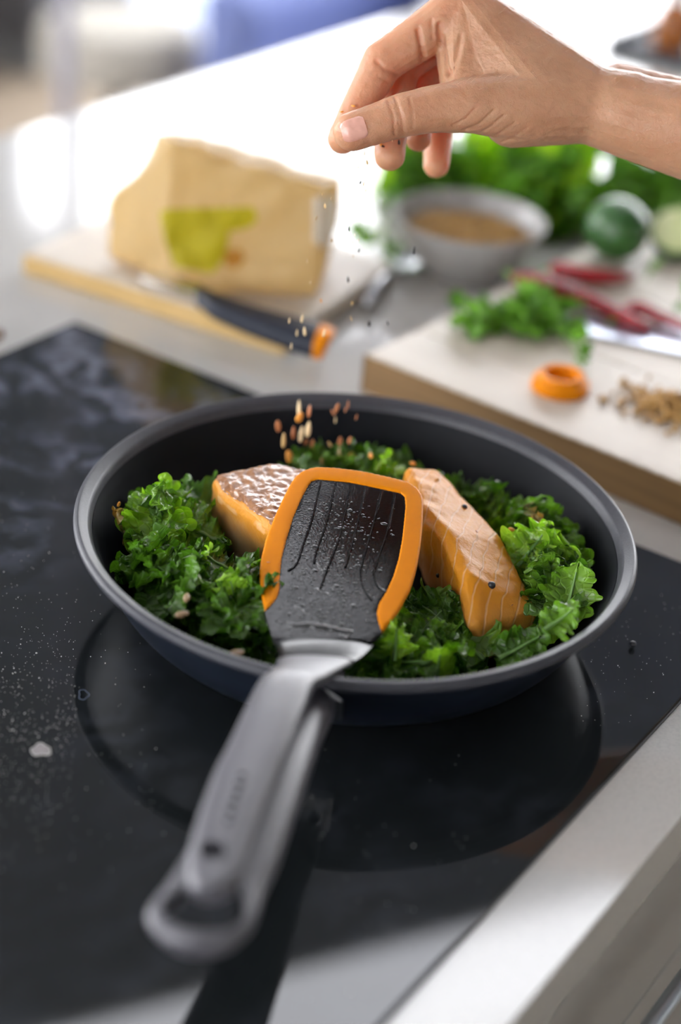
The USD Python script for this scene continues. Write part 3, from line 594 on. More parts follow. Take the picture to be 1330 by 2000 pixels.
clusters = [  # name, pixel outline, count, layers, label
 ('left of the pale-sided salmon', [(205, 985), (330, 955), (420, 960), (430, 1060), (500, 1110), (520, 1230), (420, 1225), (300, 1160), (230, 1110)], 78, 4, 'curly kale leaf in the heap left of the pale-sided salmon'),
 ('in front of the spatula neck', [(420, 1200), (530, 1190), (540, 1275), (470, 1270), (400, 1225)], 14, 2, 'curly kale leaf against the front rim just left of the spatula neck'),
 ('between spatula and front tip of right salmon', [(690, 1300), (760, 1200), (820, 1130), (900, 1230), (930, 1290), (860, 1310), (760, 1315)], 20, 2, 'curly kale leaf at the front rim between the spatula and the right salmon'),
 ('right of the golden salmon', [(985, 1060), (1060, 1010), (1150, 1050), (1185, 1110), (1175, 1200), (1110, 1255), (1030, 1275), (1045, 1190)], 66, 3, 'curly kale leaf in the heap right of the golden salmon'),
 ('far right', [(880, 960), (990, 930), (1090, 990), (1100, 1040), (1000, 1040), (930, 980)], 16, 2, 'dark curly kale leaf behind the golden salmon toward the right back'),
 ('far back', [(440, 920), (600, 880), (780, 870), (880, 910), (840, 930), (600, 930), (470, 945)], 26, 2, 'dark curly kale leaf along the back of the pan behind both salmon pieces')]
for name, out, cnt, layers, lab in clusters:
    pg = Polygon(out); x0, y0, x1, y1 = pg.bounds; k = 0; tries = 0
    while k < cnt and tries < 4000:
        tries += 1
        q = (rng.uniform(x0, x1), rng.uniform(y0, y1))
        if not pg.contains(Point(q)): continue
        lay = k * layers // cnt
        z = .010 + lay * .0075
        p = at(q[0], q[1], z + .006)
        rr = np.hypot(p[0], p[1])
        lim = .095 + (z - .006) * .75
        if rr > lim - .004: p[:2] *= (lim - .004) / rr
        if S_R.buffer(.005).contains(Point(p[:2])) or S_L.buffer(.006).contains(Point(p[:2])) or (SPX.contains(Point(q)) and lay > 0): continue
        if any(g_.contains(Point(q)) for g_ in SIL): continue
        if S_R.buffer(-.004).contains(Point(p[:2])) or S_L.buffer(-.004).contains(Point(p[:2])): continue
        d = rng.uniform(0, 6.283); ext = .017
        e = p[:2] + ext * np.array([math.cos(d), math.sin(d)]); b = p[:2] - ext * np.array([math.cos(d), math.sin(d)])
        if max(np.hypot(*e), np.hypot(*b)) > lim + .003: 
            d = math.atan2(p[1], p[0]) + math.pi / 2 + rng.normal() * .35
        t = rng.normal() * .30
        dx = np.array([math.cos(d) * math.cos(t), math.sin(d) * math.cos(t), math.sin(t)])
        nrm = np.array([rng.normal() * .45, rng.normal() * .45, 1.0])
        back = name in ('far back', 'far right')
        kd = kinds[rng.choice(8, p=[.20, .15, .06, .24, .16, .05, .09, .05] if not back else [.3, .1, .02, .36, .12, .02, .06, .02])]
        s = kd[2]['L'] * rng.uniform(.64, .90)
        b3 = np.array([p[0], p[1], max(p[2], .012)]) - dx * s / 2
        b3[2] = max(b3[2], .009)
        where_ = lab[lab.index('kale leaf'):]
        kale_leaf(kd[0], kd[1], place(b3, b3 + dx * s, nrm, kd[2]['L']), LOOKS_LIKE[kd[0]] + ' ' + where_, LOOKS_LIKE[kd[0]] + ' kale ' + name, kd[2], kd[3]); k += 1
E_ = FW * -1
def hero(kind, seed, b, t, nrm, label, m, **args):
    B, T = at(*b), at(*t); args = dict(L=float(np.linalg.norm(T - B)), **args)
    kale_leaf(kind, seed, place(B, T, nrm, args['L']), label, None, args, m)
hero('hero_sheet', 31, (945, 1290, .020), (802, 1148, .043), (-.5, -.3, .75), 'large smooth dark kale leaf folded in front of the right salmon', 'kale_mid', wid=.021, frill=.0016, crumple=.004, bend=-.6, cup=.3, nu=110, nv=45)
hero('hero_point', 32, (850, 1342, .020), (862, 1252, .044), (-.8, -.45, .25), 'small upright pointed green leaf at the front rim of the pan', 'kale_light', wid=.0075, frill=.0005, crumple=.001, bend=.5, cup=-.7, nu=70, nv=29, lobes=0)
hero('hero_fan', 33, (395, 1215, .024), (455, 1128, .044), (-.45, -.2, .85), 'broad veined kale leaf fanned open at the front left of the pan', 'kale_mid', wid=.020, frill=.0028, crumple=.003, bend=.3, cup=.1, nu=110, nv=45)
hero('hero_frill', 34, (290, 1090, .034), (330, 965, .046), (-.4, -.1, .9), 'bright light-green frilly kale leaf on top of the left heap', 'kale_light', wid=.016, frill=.0045, crumple=.006, bend=.5, nu=110, nv=45)
hero('hero_fold', 35, (462, 1205, .034), (450, 1140, .048), (-.5, -.4, .7), 'glossy folded kale leaf beside the left edge of the spatula', 'kale_light', wid=.011, frill=.0016, crumple=.003, bend=-.7, cup=-.4, nu=90, nv=37)
hero('hero_tip', 36, (425, 1100, .040), (385, 1075, .056), (-.6, -.3, .6), 'small bright kale tip standing up in the middle of the left heap', 'kale_light', wid=.006, frill=.0018, crumple=.003, bend=.4, nu=70, nv=29)
hero('hero_arch', 37, (395, 1135, .034), (408, 1075, .050), (-.6, -.2, .6), 'arched smooth kale leaf leaning on the pale-sided salmon', 'kale_mid', wid=.010, frill=.0010, crumple=.003, bend=.8, nu=80, nv=33)
hero('hero_wet', 38, (760, 1330, .022), (700, 1262, .034), (-.3, -.3, .9), 'wet dark-green kale leaf beneath the spatula neck', 'kale_mid', wid=.012, frill=.0022, crumple=.003, bend=.5, nu=90, nv=37)
hero('hero_ruffle', 39, (770, 1290, .030), (775, 1215, .046), (-.5, -.3, .7), 'ruffled bright kale leaf just right of the orange spatula edge', 'kale_light', wid=.010, frill=.0034, crumple=.005, bend=.6, nu=90, nv=37)
hero('hero_wide', 40, (1050, 1130, .030), (1145, 1090, .042), (-.4, -.5, .8), 'wide bright kale leaf against the right wall of the pan', 'kale_light', wid=.021, frill=.0040, crumple=.006, bend=.4, nu=110, nv=45)
hero('hero_bright', 41, (1010, 1110, .034), (1075, 1030, .050), (-.5, -.3, .8), 'bright curly kale leaf beside the upper right of the golden salmon', 'kale_light', wid=.015, frill=.0042, crumple=.006, bend=.5, nu=110, nv=45)
hero('hero_plain', 42, (1105, 1222, .030), (1135, 1110, .046), (-.6, -.2, .7), 'smooth upright kale leaf right of the golden salmon', 'kale_mid', wid=.014, frill=.0012, crumple=.003, bend=.4, cup=.5, nu=90, nv=37)
hero('hero_rim', 43, (1075, 1245, .046), (1140, 1200, .052), (-.3, -.3, .9), 'glossy curled kale leaf lying against the front right rim', 'kale_mid', wid=.009, frill=.0024, crumple=.004, bend=.6, nu=90, nv=37)
hero('hero_end', 44, (1000, 1302, .030), (1090, 1258, .034), (-.4, -.4, .8), 'dark frilly kale leaf at the near end of the golden salmon', 'kale_dark', wid=.010, frill=.0040, crumple=.006, bend=.4, nu=90, nv=37)
hero('hero_wall', 45, (270, 1060, .030), (208, 1010, .046), (.4, -.6, .6), 'browned kale leaf with orange bits against the left wall of the pan', 'kale_fried', wid=.009, frill=.0025, crumple=.005, bend=.6, nu=80, nv=33)
hero('hero_browned', 46, (1030, 1025, .034), (1085, 1005, .052), (-.5, -.5, .6), 'browned kale leaf with orange crumbs at the right back of the pan', 'kale_fried', wid=.010, frill=.0030, crumple=.006, bend=.6, nu=80, nv=33)
hero('hero_backtop', 47, (740, 910, .020), (775, 862, .040), (-.6, -.5, .5), 'rounded green kale leaf standing at the back of the pan above the spatula', 'kale_light', wid=.008, frill=.0020, crumple=.004, bend=.6, nu=80, nv=33)
hero('hero_backleaf', 48, (660, 900, .016), (618, 852, .034), (-.6, -.5, .5), 'pointed dark kale leaf at the back of the pan under the falling seasoning', 'kale_mid', wid=.006, frill=.0012, crumple=.004, bend=.6, nu=80, nv=33)
hero('hero_backcurl', 49, (745, 930, .030), (752, 885, .050), (-.6, -.5, .5), 'small bright curly kale leaf beside the top right corner of the spatula', 'kale_light', wid=.010, frill=.0036, crumple=.006, bend=.6, nu=80, nv=33)

# ------------------------------------------------------------------ nuts, pepper and seasoning
def seed_mesh(a, b, c, pinch=.25, seed=0):
    m_ = trimesh.creation.icosphere(2, 1.0); v = m_.vertices; v[:, 1:] *= (1 - pinch * (v[:, :1] + 1) / 2); m_.vertices = v * [a, b, c]
    return wobble(m_, min(b, c) * .12, 1 / (b * 1.2), seed)
for (x, y, z, ang, lab) in [(366, 1166, .048, 1.2, 'toasted pine nut in the kale at the left, upper of the pair'), (357, 1199, .048, .2, 'toasted pine nut in the kale at the left, lower of the pair'), (463, 1275, .046, .1, 'pale chopped nut at the front rim left of the spatula neck')]:
    t_ = thing('pine_nut', lab, 'nut', mat4=xf(at(x, y, z) - FW * .004, (0, 0, 1), ang - .6)); obj('kernel', seed_mesh(.0036, .0020, .0019, .35, 3), 'pine_nut', t_, True)
# ------------------------------------------------------------------ the hand that sprinkles: bones as tapered hulls, set in depth from the picture
D0 = 0.880
def hp_(x, y, dd): return atd(x, y, D0 + dd)
def bone(a, b): return hull_spheres([hp_(*a[:3]), hp_(*b[:3])], [a[3], b[3]], 28)
def chain(*js):
    out = None
    for a, b in zip(js[:-1], js[1:]): out = bone(a, b) if out is None else out + bone(a, b)
    return out
index = [(905, 18, .010, .0145), (825, 70, .009, .0118), (748, 121, .008, .0108), (722, 170, .007, .0096), (699, 214, .006, .0090), (669, 271, .004, .0077)]
middle = [(905, 30, .030, .0145), (782, 128, .030, .0105), (765, 225, .024, .0092), (761, 303, .017, .0082)]
ring = [(910, 55, .050, .0135), (815, 158, .048, .0098), (812, 225, .045, .0085), (817, 270, .040, .0070)]
little = [(930, 90, .068, .012), (865, 200, .066, .0088), (856, 265, .062, .0080), (852, 321, .057, .0072)]
thumb = [(1045, 205, .004, .0195), (915, 205, -.008, .0138), (840, 214, -.011, .0117), (778, 227, -.013, .0108), (735, 242, -.014, .0101), (688, 257, -.014, .0098)]
wr_a, wr_b = (1150, 204, .012, .0198), (1165, 208, .036, .0190)
fa_a, fa_b = (1262, 236, .010, .0222), (1266, 236, .036, .0220)
fe_a, fe_b = (1480, 288, .006, .0285), (1485, 290, .036, .0285)
el_a, el_b = (2050, 430, -.010, .0340), (2055, 432, .030, .0340)
parts_ = [chain(*index), chain(*middle), chain(*ring), chain(*little), chain(*thumb)]
def hullof(*s): return hull_spheres([hp_(*q[:3]) for q in s], [q[3] for q in s], 24)
palm = [hullof(index[0], middle[0], wr_a, wr_b), hullof(middle[0], ring[0], wr_a, wr_b), hullof(ring[0], little[0], wr_a, wr_b),
        hullof(index[0], (985, 200, .006, .0165), (1045, 205, .004, .0195), wr_a), hullof((905, 88, .0125, .0150), (902, 166, .004, .0112), (985, 200, .006, .0165)), hullof(index[0], (902, 166, .004, .0112), (1000, 140, .011, .0160)),
        hullof((1045, 205, .004, .0195), (1000, 228, .008, .0158), wr_a, wr_b), hullof(little[0], wr_b, (1030, 215, .045, .018), (1010, 205, .03, .018)),
        hullof(wr_a, wr_b, fa_a, fa_b), hullof(fa_a, fa_b, fe_a, fe_b), hullof(fe_a, fe_b, el_a, el_b), hullof((1205, 172, .020, .0125), (1246, 184, .022, .0135), (1320, 215, .022, .017))]
body = palm[0]
for q in palm[1:] + parts_: body = body + q
hm = to_tm(body.refine_to_length(.0017)); hm.merge_vertices()
hm = trimesh.smoothing.filter_taubin(hm, .6, .61, 60)
hm = hm.subdivide()
# creases and tendons, cut along lines on the skin
def carve(mesh, lines):
    v = mesh.vertices.copy(); n = mesh.vertex_normals
    rel = v - POS; zz = rel @ FW; px = 665 + FPX * (rel @ RT) / zz; py = 1000 - FPX * (rel @ UP) / zz
    face = np.clip(.4 - (n @ FW) * 2, 0, 1)
    for pts, depth, wpx, dmax in lines:
        ln = shapely.LineString(pts); d = shapely.distance(shapely.points(px, py), ln)
        g = 1.25 * depth * np.exp(-(d / wpx) ** 2) * face * (zz < D0 + dmax)
        v = v - n * g[:, None]
    mesh.vertices = v; return mesh
lines = [([(758, 197), (768, 222), (772, 262)], .0007, 3.5, .004), ([(772, 192), (785, 228), (788, 258)], .0008, 3.5, .004), ([(764, 195), (778, 225), (781, 262)], .0005, 3, .004), ([(800, 190), (806, 215), (806, 250)], .0004, 3, .004),
         ([(816, 58), (822, 85), (826, 118)], .0016, 5, .03), ([(858, 48), (862, 85), (872, 140)], .0018, 6, .03), ([(900, 70), (892, 110), (876, 145)], .0010, 6, .03), ([(843, 40), (846, 75)], .0007, 5, .03),
         ([(735, 120), (752, 135), (776, 146)], .0009, 4, .03), ([(740, 150), (760, 160)], .0004, 4, .03), ([(905, 255), (935, 243), (965, 215)], .00045, 2.6, .03), ([(925, 268), (955, 250), (985, 225)], .00045, 2.6, .03), ([(945, 277), (975, 262), (1005, 240)], .0004, 2.6, .03),
         ([(885, 245), (910, 232), (930, 210)], .0004, 2.6, .03), ([(968, 283), (1000, 270), (1030, 250)], .00035, 2.6, .03),
         ([(960, 60), (905, 118)], .0004, 12, .03), ([(1205, 150), (1245, 150)], -.0008, 14, .05)]
hm = carve(hm, lines)
hm = wobble(hm, .00030, 330, 7, 4)
person = thing('person', 'bare hand and forearm reaching in from the right, sprinkling seasoning between thumb and fingertips', 'person')
obj('skin', hm, 'skin', person, True)
# nails: curved plates over the fingertip
def nail(tip, prev, r, facing, w, l, back):
    t_ = hp_(*tip[:3]); a_ = t_ - hp_(*prev[:3]); a_ /= np.linalg.norm(a_); f = np.asarray(facing, float); f = f - a_ * (f @ a_); f /= np.linalg.norm(f); s = np.cross(a_, f)
    U, V_ = np.meshgrid(np.linspace(-1, 1, 25), np.linspace(-1, 1, 21), indexing='ij')
    sq = (1 - np.abs(V_) ** 6 * .10)
    ww = w * sq * np.sqrt(np.clip(1 - np.clip(np.abs(V_) - .55, 0, 1) ** 2 * 1.5, .2, 1))
    ang = U * ww / r
    rad = r * (1.03 - .10 * np.clip(V_, 0, 1) ** 2)
    P = t_ + a_ * (V_[..., None] * l - back) + s * (np.sin(ang) * rad)[..., None] + f * (np.cos(ang) * rad)[..., None]
    P = P.reshape(-1, 3); nu, nv = U.shape; i, j = np.meshgrid(np.arange(nu - 1), np.arange(nv - 1), indexing='ij'); b = (i * nv + j).ravel()
    F = np.vstack([np.c_[b, b + nv, b + nv + 1], np.c_[b, b + nv + 1, b + 1]])
    # lay it on the skin
    loc, dist, fid = trimesh.proximity.closest_point(hm, P)
    P = loc + f * (.00055 - .0005 * (np.abs(U).ravel() ** 8)) [:, None]
    lo = P - f * .0006; n = len(P)
    m_ = trimesh.Trimesh(np.vstack([P, lo]), np.vstack([F, F[:, ::-1] + n]), process=False)
    return m_
obj('thumbnail', nail(thumb[5], thumb[4], .0098, -FW - UP * .12, .0060, .0068, -.0002), 'nail', person, True, 'pale pink thumbnail')
# fine hairs along the top of the wrist
rng = np.random.default_rng(8); cnt, pts, wd = [], [], []
vn = hm.vertex_normals; sel = np.where((vn @ UP > .35) & ((hm.vertices - POS) @ RT > .02))[0]
for i in rng.choice(sel, 900):
    p0 = hm.vertices[i]; d = vn[i] * .55 + RT * .8 + rng.normal(size=3) * .18; d /= np.linalg.norm(d); l = rng.uniform(.002, .0055)
    c = vn[i] * 1.0
    pts += [p0, p0 + d * l * .35 + c * l * .10, p0 + d * l * .7 + c * l * .10, p0 + d * l + c * l * .04]; cnt.append(4); wd += [.00005, .00004, .00003, .00001]
hc = UsdGeom.BasisCurves.Define(stage, pth('arm_hair', person)); hc.CreateTypeAttr('linear'); hc.CreateCurveVertexCountsAttr(cnt); hc.CreatePointsAttr(Vt.Vec3fArray.FromNumpy(np.array(pts, np.float32))); hc.CreateWidthsAttr(Vt.FloatArray.FromNumpy(np.array(wd, np.float32))); hc.SetWidthsInterpolation('vertex')
UsdShade.MaterialBindingAPI.Apply(hc.GetPrim()).Bind(MATS['hair']); tag(hc, 'fine pale hair on the top of the wrist', kind='stuff')

# ------------------------------------------------------------------ seasoning in the air, on the fingers and in the pan
PROT = {}
def grain(kind, P, size, rng, label, group, cat='seasoning', upright=0.0, name=None):
    nm, ma, dims, pin = {'tan': ('seasoning_flake', 'flake_tan', (1, .5, .28), .3), 'orange': ('seasoning_flake', 'flake_orange', (1, .62, .4), .1), 'pale': ('sesame_seed', 'flake_pale', (1, .42, .28), .5),
                    'black': ('black_sesame_seed', 'seed_black', (1, .52, .34), .5), 'red': ('chilli_flake', 'flake_red', (1, .45, .25), .2), 'pepper': ('peppercorn', 'seed_black', (1, .95, .95), 0)}[kind]
    Rm = rot_euler(rng)
    if upright:
        x = np.array([rng.normal() * .18, rng.normal() * .18, 1.0]); x /= np.linalg.norm(x); y = np.cross(x, rng.normal(size=3)); y /= np.linalg.norm(y); Rm = np.eye(4); Rm[:3, 0], Rm[:3, 1], Rm[:3, 2] = x, y, np.cross(x, y)
    Mx = Rm.copy(); Mx[:3, :3] *= size; Mx[:3, 3] = P
    key = kind
    if key not in PROT:
        c = stage.CreateClassPrim('/World/Looks/grain_' + kind)
        usdkit.mesh(stage, str(c.GetPath()) + '/grain', seed_mesh(*dims, pin, len(PROT)), MATS[ma], smooth=True); PROT[key] = c
    x = UsdGeom.Xform.Define(stage, numbered('/World/' + nm)); x.GetPrim().GetReferences().AddInternalReference(PROT[key].GetPath()); x.GetPrim().SetInstanceable(True)
    x.AddTransformOp().Set(Gf.Matrix4d(*Mx.T.ravel().tolist())); return tag(x, label, cat, group)
rng = np.random.default_rng(77)
def fall(px, py): return atd(px, py, .884 + .000125 * (py - 281) + rng.normal() * .004)
up_ = [(712, 299, 'tan', 6), (717, 317, 'tan', 6), (700, 326, 'tan', 4), (697, 352, 'tan', 3), (710, 359, 'pale', 6), (714, 371, 'tan', 4), (647, 388, 'tan', 4), (635, 402, 'tan', 6), (630, 380, 'tan', 3), (618, 426, 'tan', 5), (649, 469, 'tan', 5), (688, 473, 'pale', 4), (700, 469, 'pale', 4), (693, 458, 'pale', 3), (686, 384, 'tan', 2), (680, 410, 'tan', 2), (690, 500, 'tan', 3), (686, 622, 'tan', 6), (688, 592, 'tan', 5), (600, 510, 'pale', 5), (606, 552, 'pale', 4), (627, 587, 'orange', 5)]
for x, y, k, s in up_: grain(k, fall(x, y), s * .88 / FPX * .95, rng, {'tan': 'tan seasoning flake falling just below the hand, above the pan rim', 'pale': 'pale sesame seed falling just below the hand, above the pan rim', 'orange': 'orange seasoning flake falling in front of the dark knife handle'}[k], {'tan': 'tan flakes falling below the hand', 'pale': 'pale seeds falling below the hand', 'orange': None}[k], upright=1)
for x, y, s in [(704, 356, 6), (681, 447, 6), (701, 489, 5), (680, 546, 7), (809, 489, 9), (721, 632, 8), (757, 631, 6)]: grain('black', fall(x, y), s * .88 / FPX * .95, rng, 'black sesame seed falling through the air between hand and pan', 'black seeds falling', upright=1)
for x, y, s in [(565, 626, 7), (590, 622, 9), (580, 650, 9), (595, 647, 11), (633, 650, 10), (569, 676, 7)]: grain('pale', fall(x, y), s * .9 / FPX, rng, 'pale seed streak falling in front of the dark knife handle', 'pale seeds in front of the knife handle', upright=1)
lo_ = [(584, 796, 14, 'pale'), (585, 815, 12, 'orange'), (604, 803, 12, 'red'), (543, 832, 12, 'red'), (554, 860, 15, 'tan'), (573, 845, 12, 'red'), (588, 848, 15, 'pale'), (602, 838, 17, 'pale'), (566, 894, 14, 'orange'), (658, 797, 11, 'red'), (680, 790, 8, 'red'), (650, 806, 7, 'red'), (664, 862, 10, 'red'), (644, 868, 8, 'tan'), (663, 888, 16, 'pale'), (685, 897, 14, 'orange'), (628, 900, 8, 'tan'), (683, 860, 9, 'red'), (610, 866, 9, 'red'), (696, 815, 6, 'red'), (655, 820, 6, 'pale'), (675, 800, 6, 'red'), (598, 863, 8, 'red')]
for x, y, s, k in lo_: grain(k, fall(x, y), s * 1.05 / FPX, rng, {'pale': 'pale seed falling into the pan against its dark back wall', 'orange': 'orange flake falling into the pan against its dark back wall', 'red': 'reddish chilli flake falling into the pan against its dark back wall', 'tan': 'tan flake falling into the pan against its dark back wall'}[k], k + ' pieces falling into the pan', upright=1)
def on_mesh(meshes, px, py, lift=0.0):
    best = None
    for m_ in meshes:
        loc, _, _ = m_.ray.intersects_location([POS], [ray(px, py)], multiple_hits=False)
        if len(loc) and (best is None or np.linalg.norm(loc[0] - POS) < np.linalg.norm(best - POS)): best = loc[0]
    return None if best is None else best - ray(px, py) * lift
for x, y, s, k, lab in [(749, 286, 6, 'black', 'black sesame seed stuck under the thumb, left of two'), (779, 278, 6, 'black', 'black sesame seed stuck under the thumb, right of two'), (743, 281, 5, 'orange', 'orange flake stuck under the thumb'), (766, 274, 5, 'pale', 'pale sesame seed stuck under the thumb'), (690, 207, 5, 'orange', 'orange flake on top of the thumb at the fingertip'), (667, 218, 4, 'orange', 'small orange flake on the thumb edge near the nail')]:
    P = on_mesh([hm], x, y, .0006)
    if P is not None: grain(k, P, s * .88 / FPX, rng, lab, None)
for x, y, s, k, lab in [(960, 1143, 8, 'pepper', 'black peppercorn on the middle of the golden salmon'), (1000, 1182, 4, 'red', 'small dark flake on the front of the golden salmon'), (856, 1124, 5, 'pepper', 'dark pepper bit on the left side of the golden salmon'), (931, 1038, 5, 'red', 'brown flake on the upper part of the golden salmon'), (907, 990, 6, 'pepper', 'black pepper bit near the top of the golden salmon'), (1021, 1228, 4, 'red', 'brown fleck at the near end of the golden salmon'), (853, 938, 8, 'orange', 'orange flake on the far end of the golden salmon'), (875, 1185, 7, 'orange', 'orange flake at the left foot of the golden salmon')]:
    P = on_mesh(SAL, x, y, .0003)
    if P is not None: grain(k, P, s * .86 / FPX, rng, lab, None)
for x, y, s, k in [(332, 957, 7, 'orange'), (1000, 1036, 9, 'orange'), (1096, 1048, 8, 'orange'), (724, 890, 9, 'orange'), (806, 905, 7, 'orange'), (232, 985, 7, 'orange'), (1055, 1022, 7, 'orange'), (1040, 1010, 7, 'orange')]:
    grain(k, at(x, y, .047), s * .88 / FPX, rng, 'orange seasoning flake lying on the kale around the edge of the pan', 'orange flakes on the kale')
for x, y, s, k, lab in [(1236, 1258, 9, 'pepper', 'dark crumb on the hob right of the pan'), (524, 1098, 5, 'red', 'brown crumb on the left arm of the orange spatula edge')]:
    P = at(x, y, .0022) if x > 1000 else on_mesh([EDGE], x, y, .0003)
    if P is not None: grain(k, P, s * .86 / FPX * (.8 if x > 1000 else .7), rng, lab, None)
# ------------------------------------------------------------------ things on the worktop behind the hob
def up_to(g, py):
    """Height above the ground point g that shows at picture row py."""
    zs = np.linspace(0, .4, 801); P = np.c_[np.full(801, g[0]), np.full(801, g[1]), zs]; rel = P - POS
    y = 1000 - FPX * (rel @ UP) / (rel @ FW); return float(np.interp(-py, -y, zs))
def prism(poly, z0, z1, bev=.0015):
    pg = Polygon(poly); t = z1 - z0
    return pillow(pg, t, bev, .012, lambda v: v + [0, 0, (z0 + z1) / 2])
BT_ = .025
a_, b_ = at(716, 690, BT_)[:2], at(1330, 940, BT_)[:2]; dv = (b_ - a_) / np.linalg.norm(b_ - a_); nv = np.array([-dv[1], dv[0]]); nv = nv if nv[0] > 0 else -nv
brd = thing('cutting_board', 'thick pale wooden cutting board with chillies, limes and herbs on it', 'cutting board')
pl_ = []
wid_ = .40; n_ = 7
for k in range(n_):
    o0, o1 = wid_ * k / n_, wid_ * (k + 1) / n_
    q = [a_ + nv * o0, a_ + nv * (o1 - .0002), a_ + dv * .52 + nv * (o1 - .0002), a_ + dv * .52 + nv * o0]
    obj('plank', prism(q, ZT, BT_, .0012), ['maple', 'maple_b'][k % 2], brd, 40)
eq = [a_ - nv * .0012, a_ - nv * .0001, a_ + dv * .52 - nv * .0001, a_ + dv * .52 - nv * .0012]
obj('edge_band', TM([prism(eq, ZT, BT_ - .001, .0004), prism([a_ - nv * .0012 - dv * .0012, a_ + nv * wid_ - dv * .0012, a_ + nv * wid_ - dv * .0001, a_ - nv * .0012 - dv * .0001], ZT, BT_ - .001, .0004)]), 'board_edge', brd, 40, 'brown edge of the board')
lb_a, lb_b = at(48, 492, .014)[:2], at(560, 657, .012)[:2]
ld = (lb_b - lb_a) / np.linalg.norm(lb_b - lb_a); ln_ = np.array([-ld[1], ld[0]]); ln_ = ln_ if ln_[0] > 0 else -ln_
lb = thing('serving_board', 'thin light wooden board under the brown paper bag', 'board')
obj('panel', prism([lb_a, lb_a + ln_ * .20, lb_b + ln_ * .16, lb_b], ZT, .014, .003), 'maple', lb, 40)
obj('edge_band', prism([lb_a - ln_ * .0016, lb_a - ln_ * .0001, lb_b - ln_ * .0001, lb_b - ln_ * .0016], ZT, .0125, .0005), 'tan_edge', lb, 40, 'tan front edge of the board')

# paper bag lying open on the thin board
gA, gB, gC, gD = at(325, 560, .014)[:2], at(610, 590, .014)[:2], at(218, 512, .014)[:2], at(690, 545, .014)[:2] + np.array([.03, .04])
gE = gC + np.array([.13, .02])
zA, zB, zC = up_to(gA, 278), up_to(gB, 372), up_to(gC, 400)
corner = [(*gA, .020), (*gA, zA), (*gB, .020), (*gB, zB), (*gC, .020), (*gC, zC), (*gD, .030), (*gD, zB * .74), (*gE, .020), (*gE, zA * .60), (*(gA * .6 + gC * .4 + [.012, 0]), zA * .95)]
bagm = to_tm(hull_spheres(corner, [.004] * len(corner), 12).refine_to_length(.006)); bagm.merge_vertices()
bagm = trimesh.smoothing.filter_taubin(bagm, .5, .52, 4); bagm = wobble(bagm, .007, 20, 12, 3); _sd = np.random.default_rng(90).uniform(bagm.bounds[0] - .01, bagm.bounds[1] + .01, (220, 3)); _dd, _ = cKDTree(_sd).query(bagm.vertices, k=2)
bagm.vertices = bagm.vertices + bagm.vertex_normals * (.0042 * np.minimum((_dd[:, 1] - _dd[:, 0]) / .02, 1) - .003)[:, None]
bag = thing('paper_bag', 'crumpled brown paper bag with a yellow-green label, standing on the thin board', 'paper bag')
obj('paper', bagm, 'kraft', bag, 25)
def decal(m_, pxpoly, lift, step=7):
    pg = Polygon(pxpoly); x0, y0, x1, y1 = pg.bounds
    pts = [pg.exterior.interpolate(s).coords[0] for s in np.arange(0, pg.length, step)]
    gx, gy = np.meshgrid(np.arange(x0, x1, step), np.arange(y0, y1, step)); g = np.c_[gx.ravel(), gy.ravel()]
    pts = np.array(pts + g[shapely.contains_xy(pg.buffer(-step * .5), g[:, 0], g[:, 1])].tolist())
    T = Delaunay(pts).simplices; c = pts[T].mean(1); T = T[shapely.contains_xy(pg, c[:, 0], c[:, 1])]
    rays = np.array([ray(*p) for p in pts]); loc, ri, _ = m_.ray.intersects_location(np.tile(POS, (len(pts), 1)), rays, multiple_hits=False)
    P = np.full((len(pts), 3), np.nan); P[ri] = loc; ok = ~np.isnan(P[T]).any((1, 2)); T = T[ok]; P = np.nan_to_num(P - rays * lift)
    lo = P + rays * lift * .6; n = len(P)
    t = trimesh.Trimesh(np.vstack([P, lo]), np.vstack([T, T[:, ::-1] + n]), process=False); t.remove_unreferenced_vertices(); return t
obj('label', decal(bagm, [(312, 415), (330, 408), (495, 404), (503, 430), (485, 445), (448, 452), (440, 500), (415, 535), (340, 520), (322, 470)], .0012), 'lime_paper', bag, True, 'yellow-green paper label on the front of the bag')
obj('sticker', decal(bagm, [(438, 490), (470, 486), (478, 508), (462, 524), (440, 520)], .0016, 5), 'rust_paper', bag, True, 'small rust-brown dot printed beside the label')
obj('glint_patch', decal(bagm, [(612, 385), (655, 385), (668, 440), (650, 500), (612, 470)], .0012), 'glint_paper', bag, True, 'white patch painted for the bright glint at the right end of the bag')  # glint on the bag, laid on as a white patch

# dark handled knife on the thin board
kn = thing('kitchen_knife', 'knife with a long black handle and orange end, lying in front of the paper bag', 'knife')
st = [(392, 552, 380, 572, .030, .012), (430, 566, 412, 592, .032, .014), (500, 588, 478, 618, .032, .016), (570, 606, 548, 642, .032, .017), (632, 622, 612, 662, .032, .018)]
obj('handle', loft(st, 50, 20, 2.6), 'navy_plastic', kn, 40)
obj('end_cap', loft([(632, 622, 612, 662, .032, .018), (646, 627, 630, 664, .032, .018), (655, 634, 642, 662, .0315, .016), (658, 640, 650, 658, .031, .008)], 24, 20, 2.6), 'orange_silicone', kn, 40, 'orange end of the handle')
obj('blade', loft([(278, 528, 276, 540, .022, .0016), (320, 534, 312, 556, .024, .002), (360, 545, 350, 566, .026, .0024), (395, 554, 383, 572, .027, .003)], 40, 16, 3), 'steel', kn, 40)

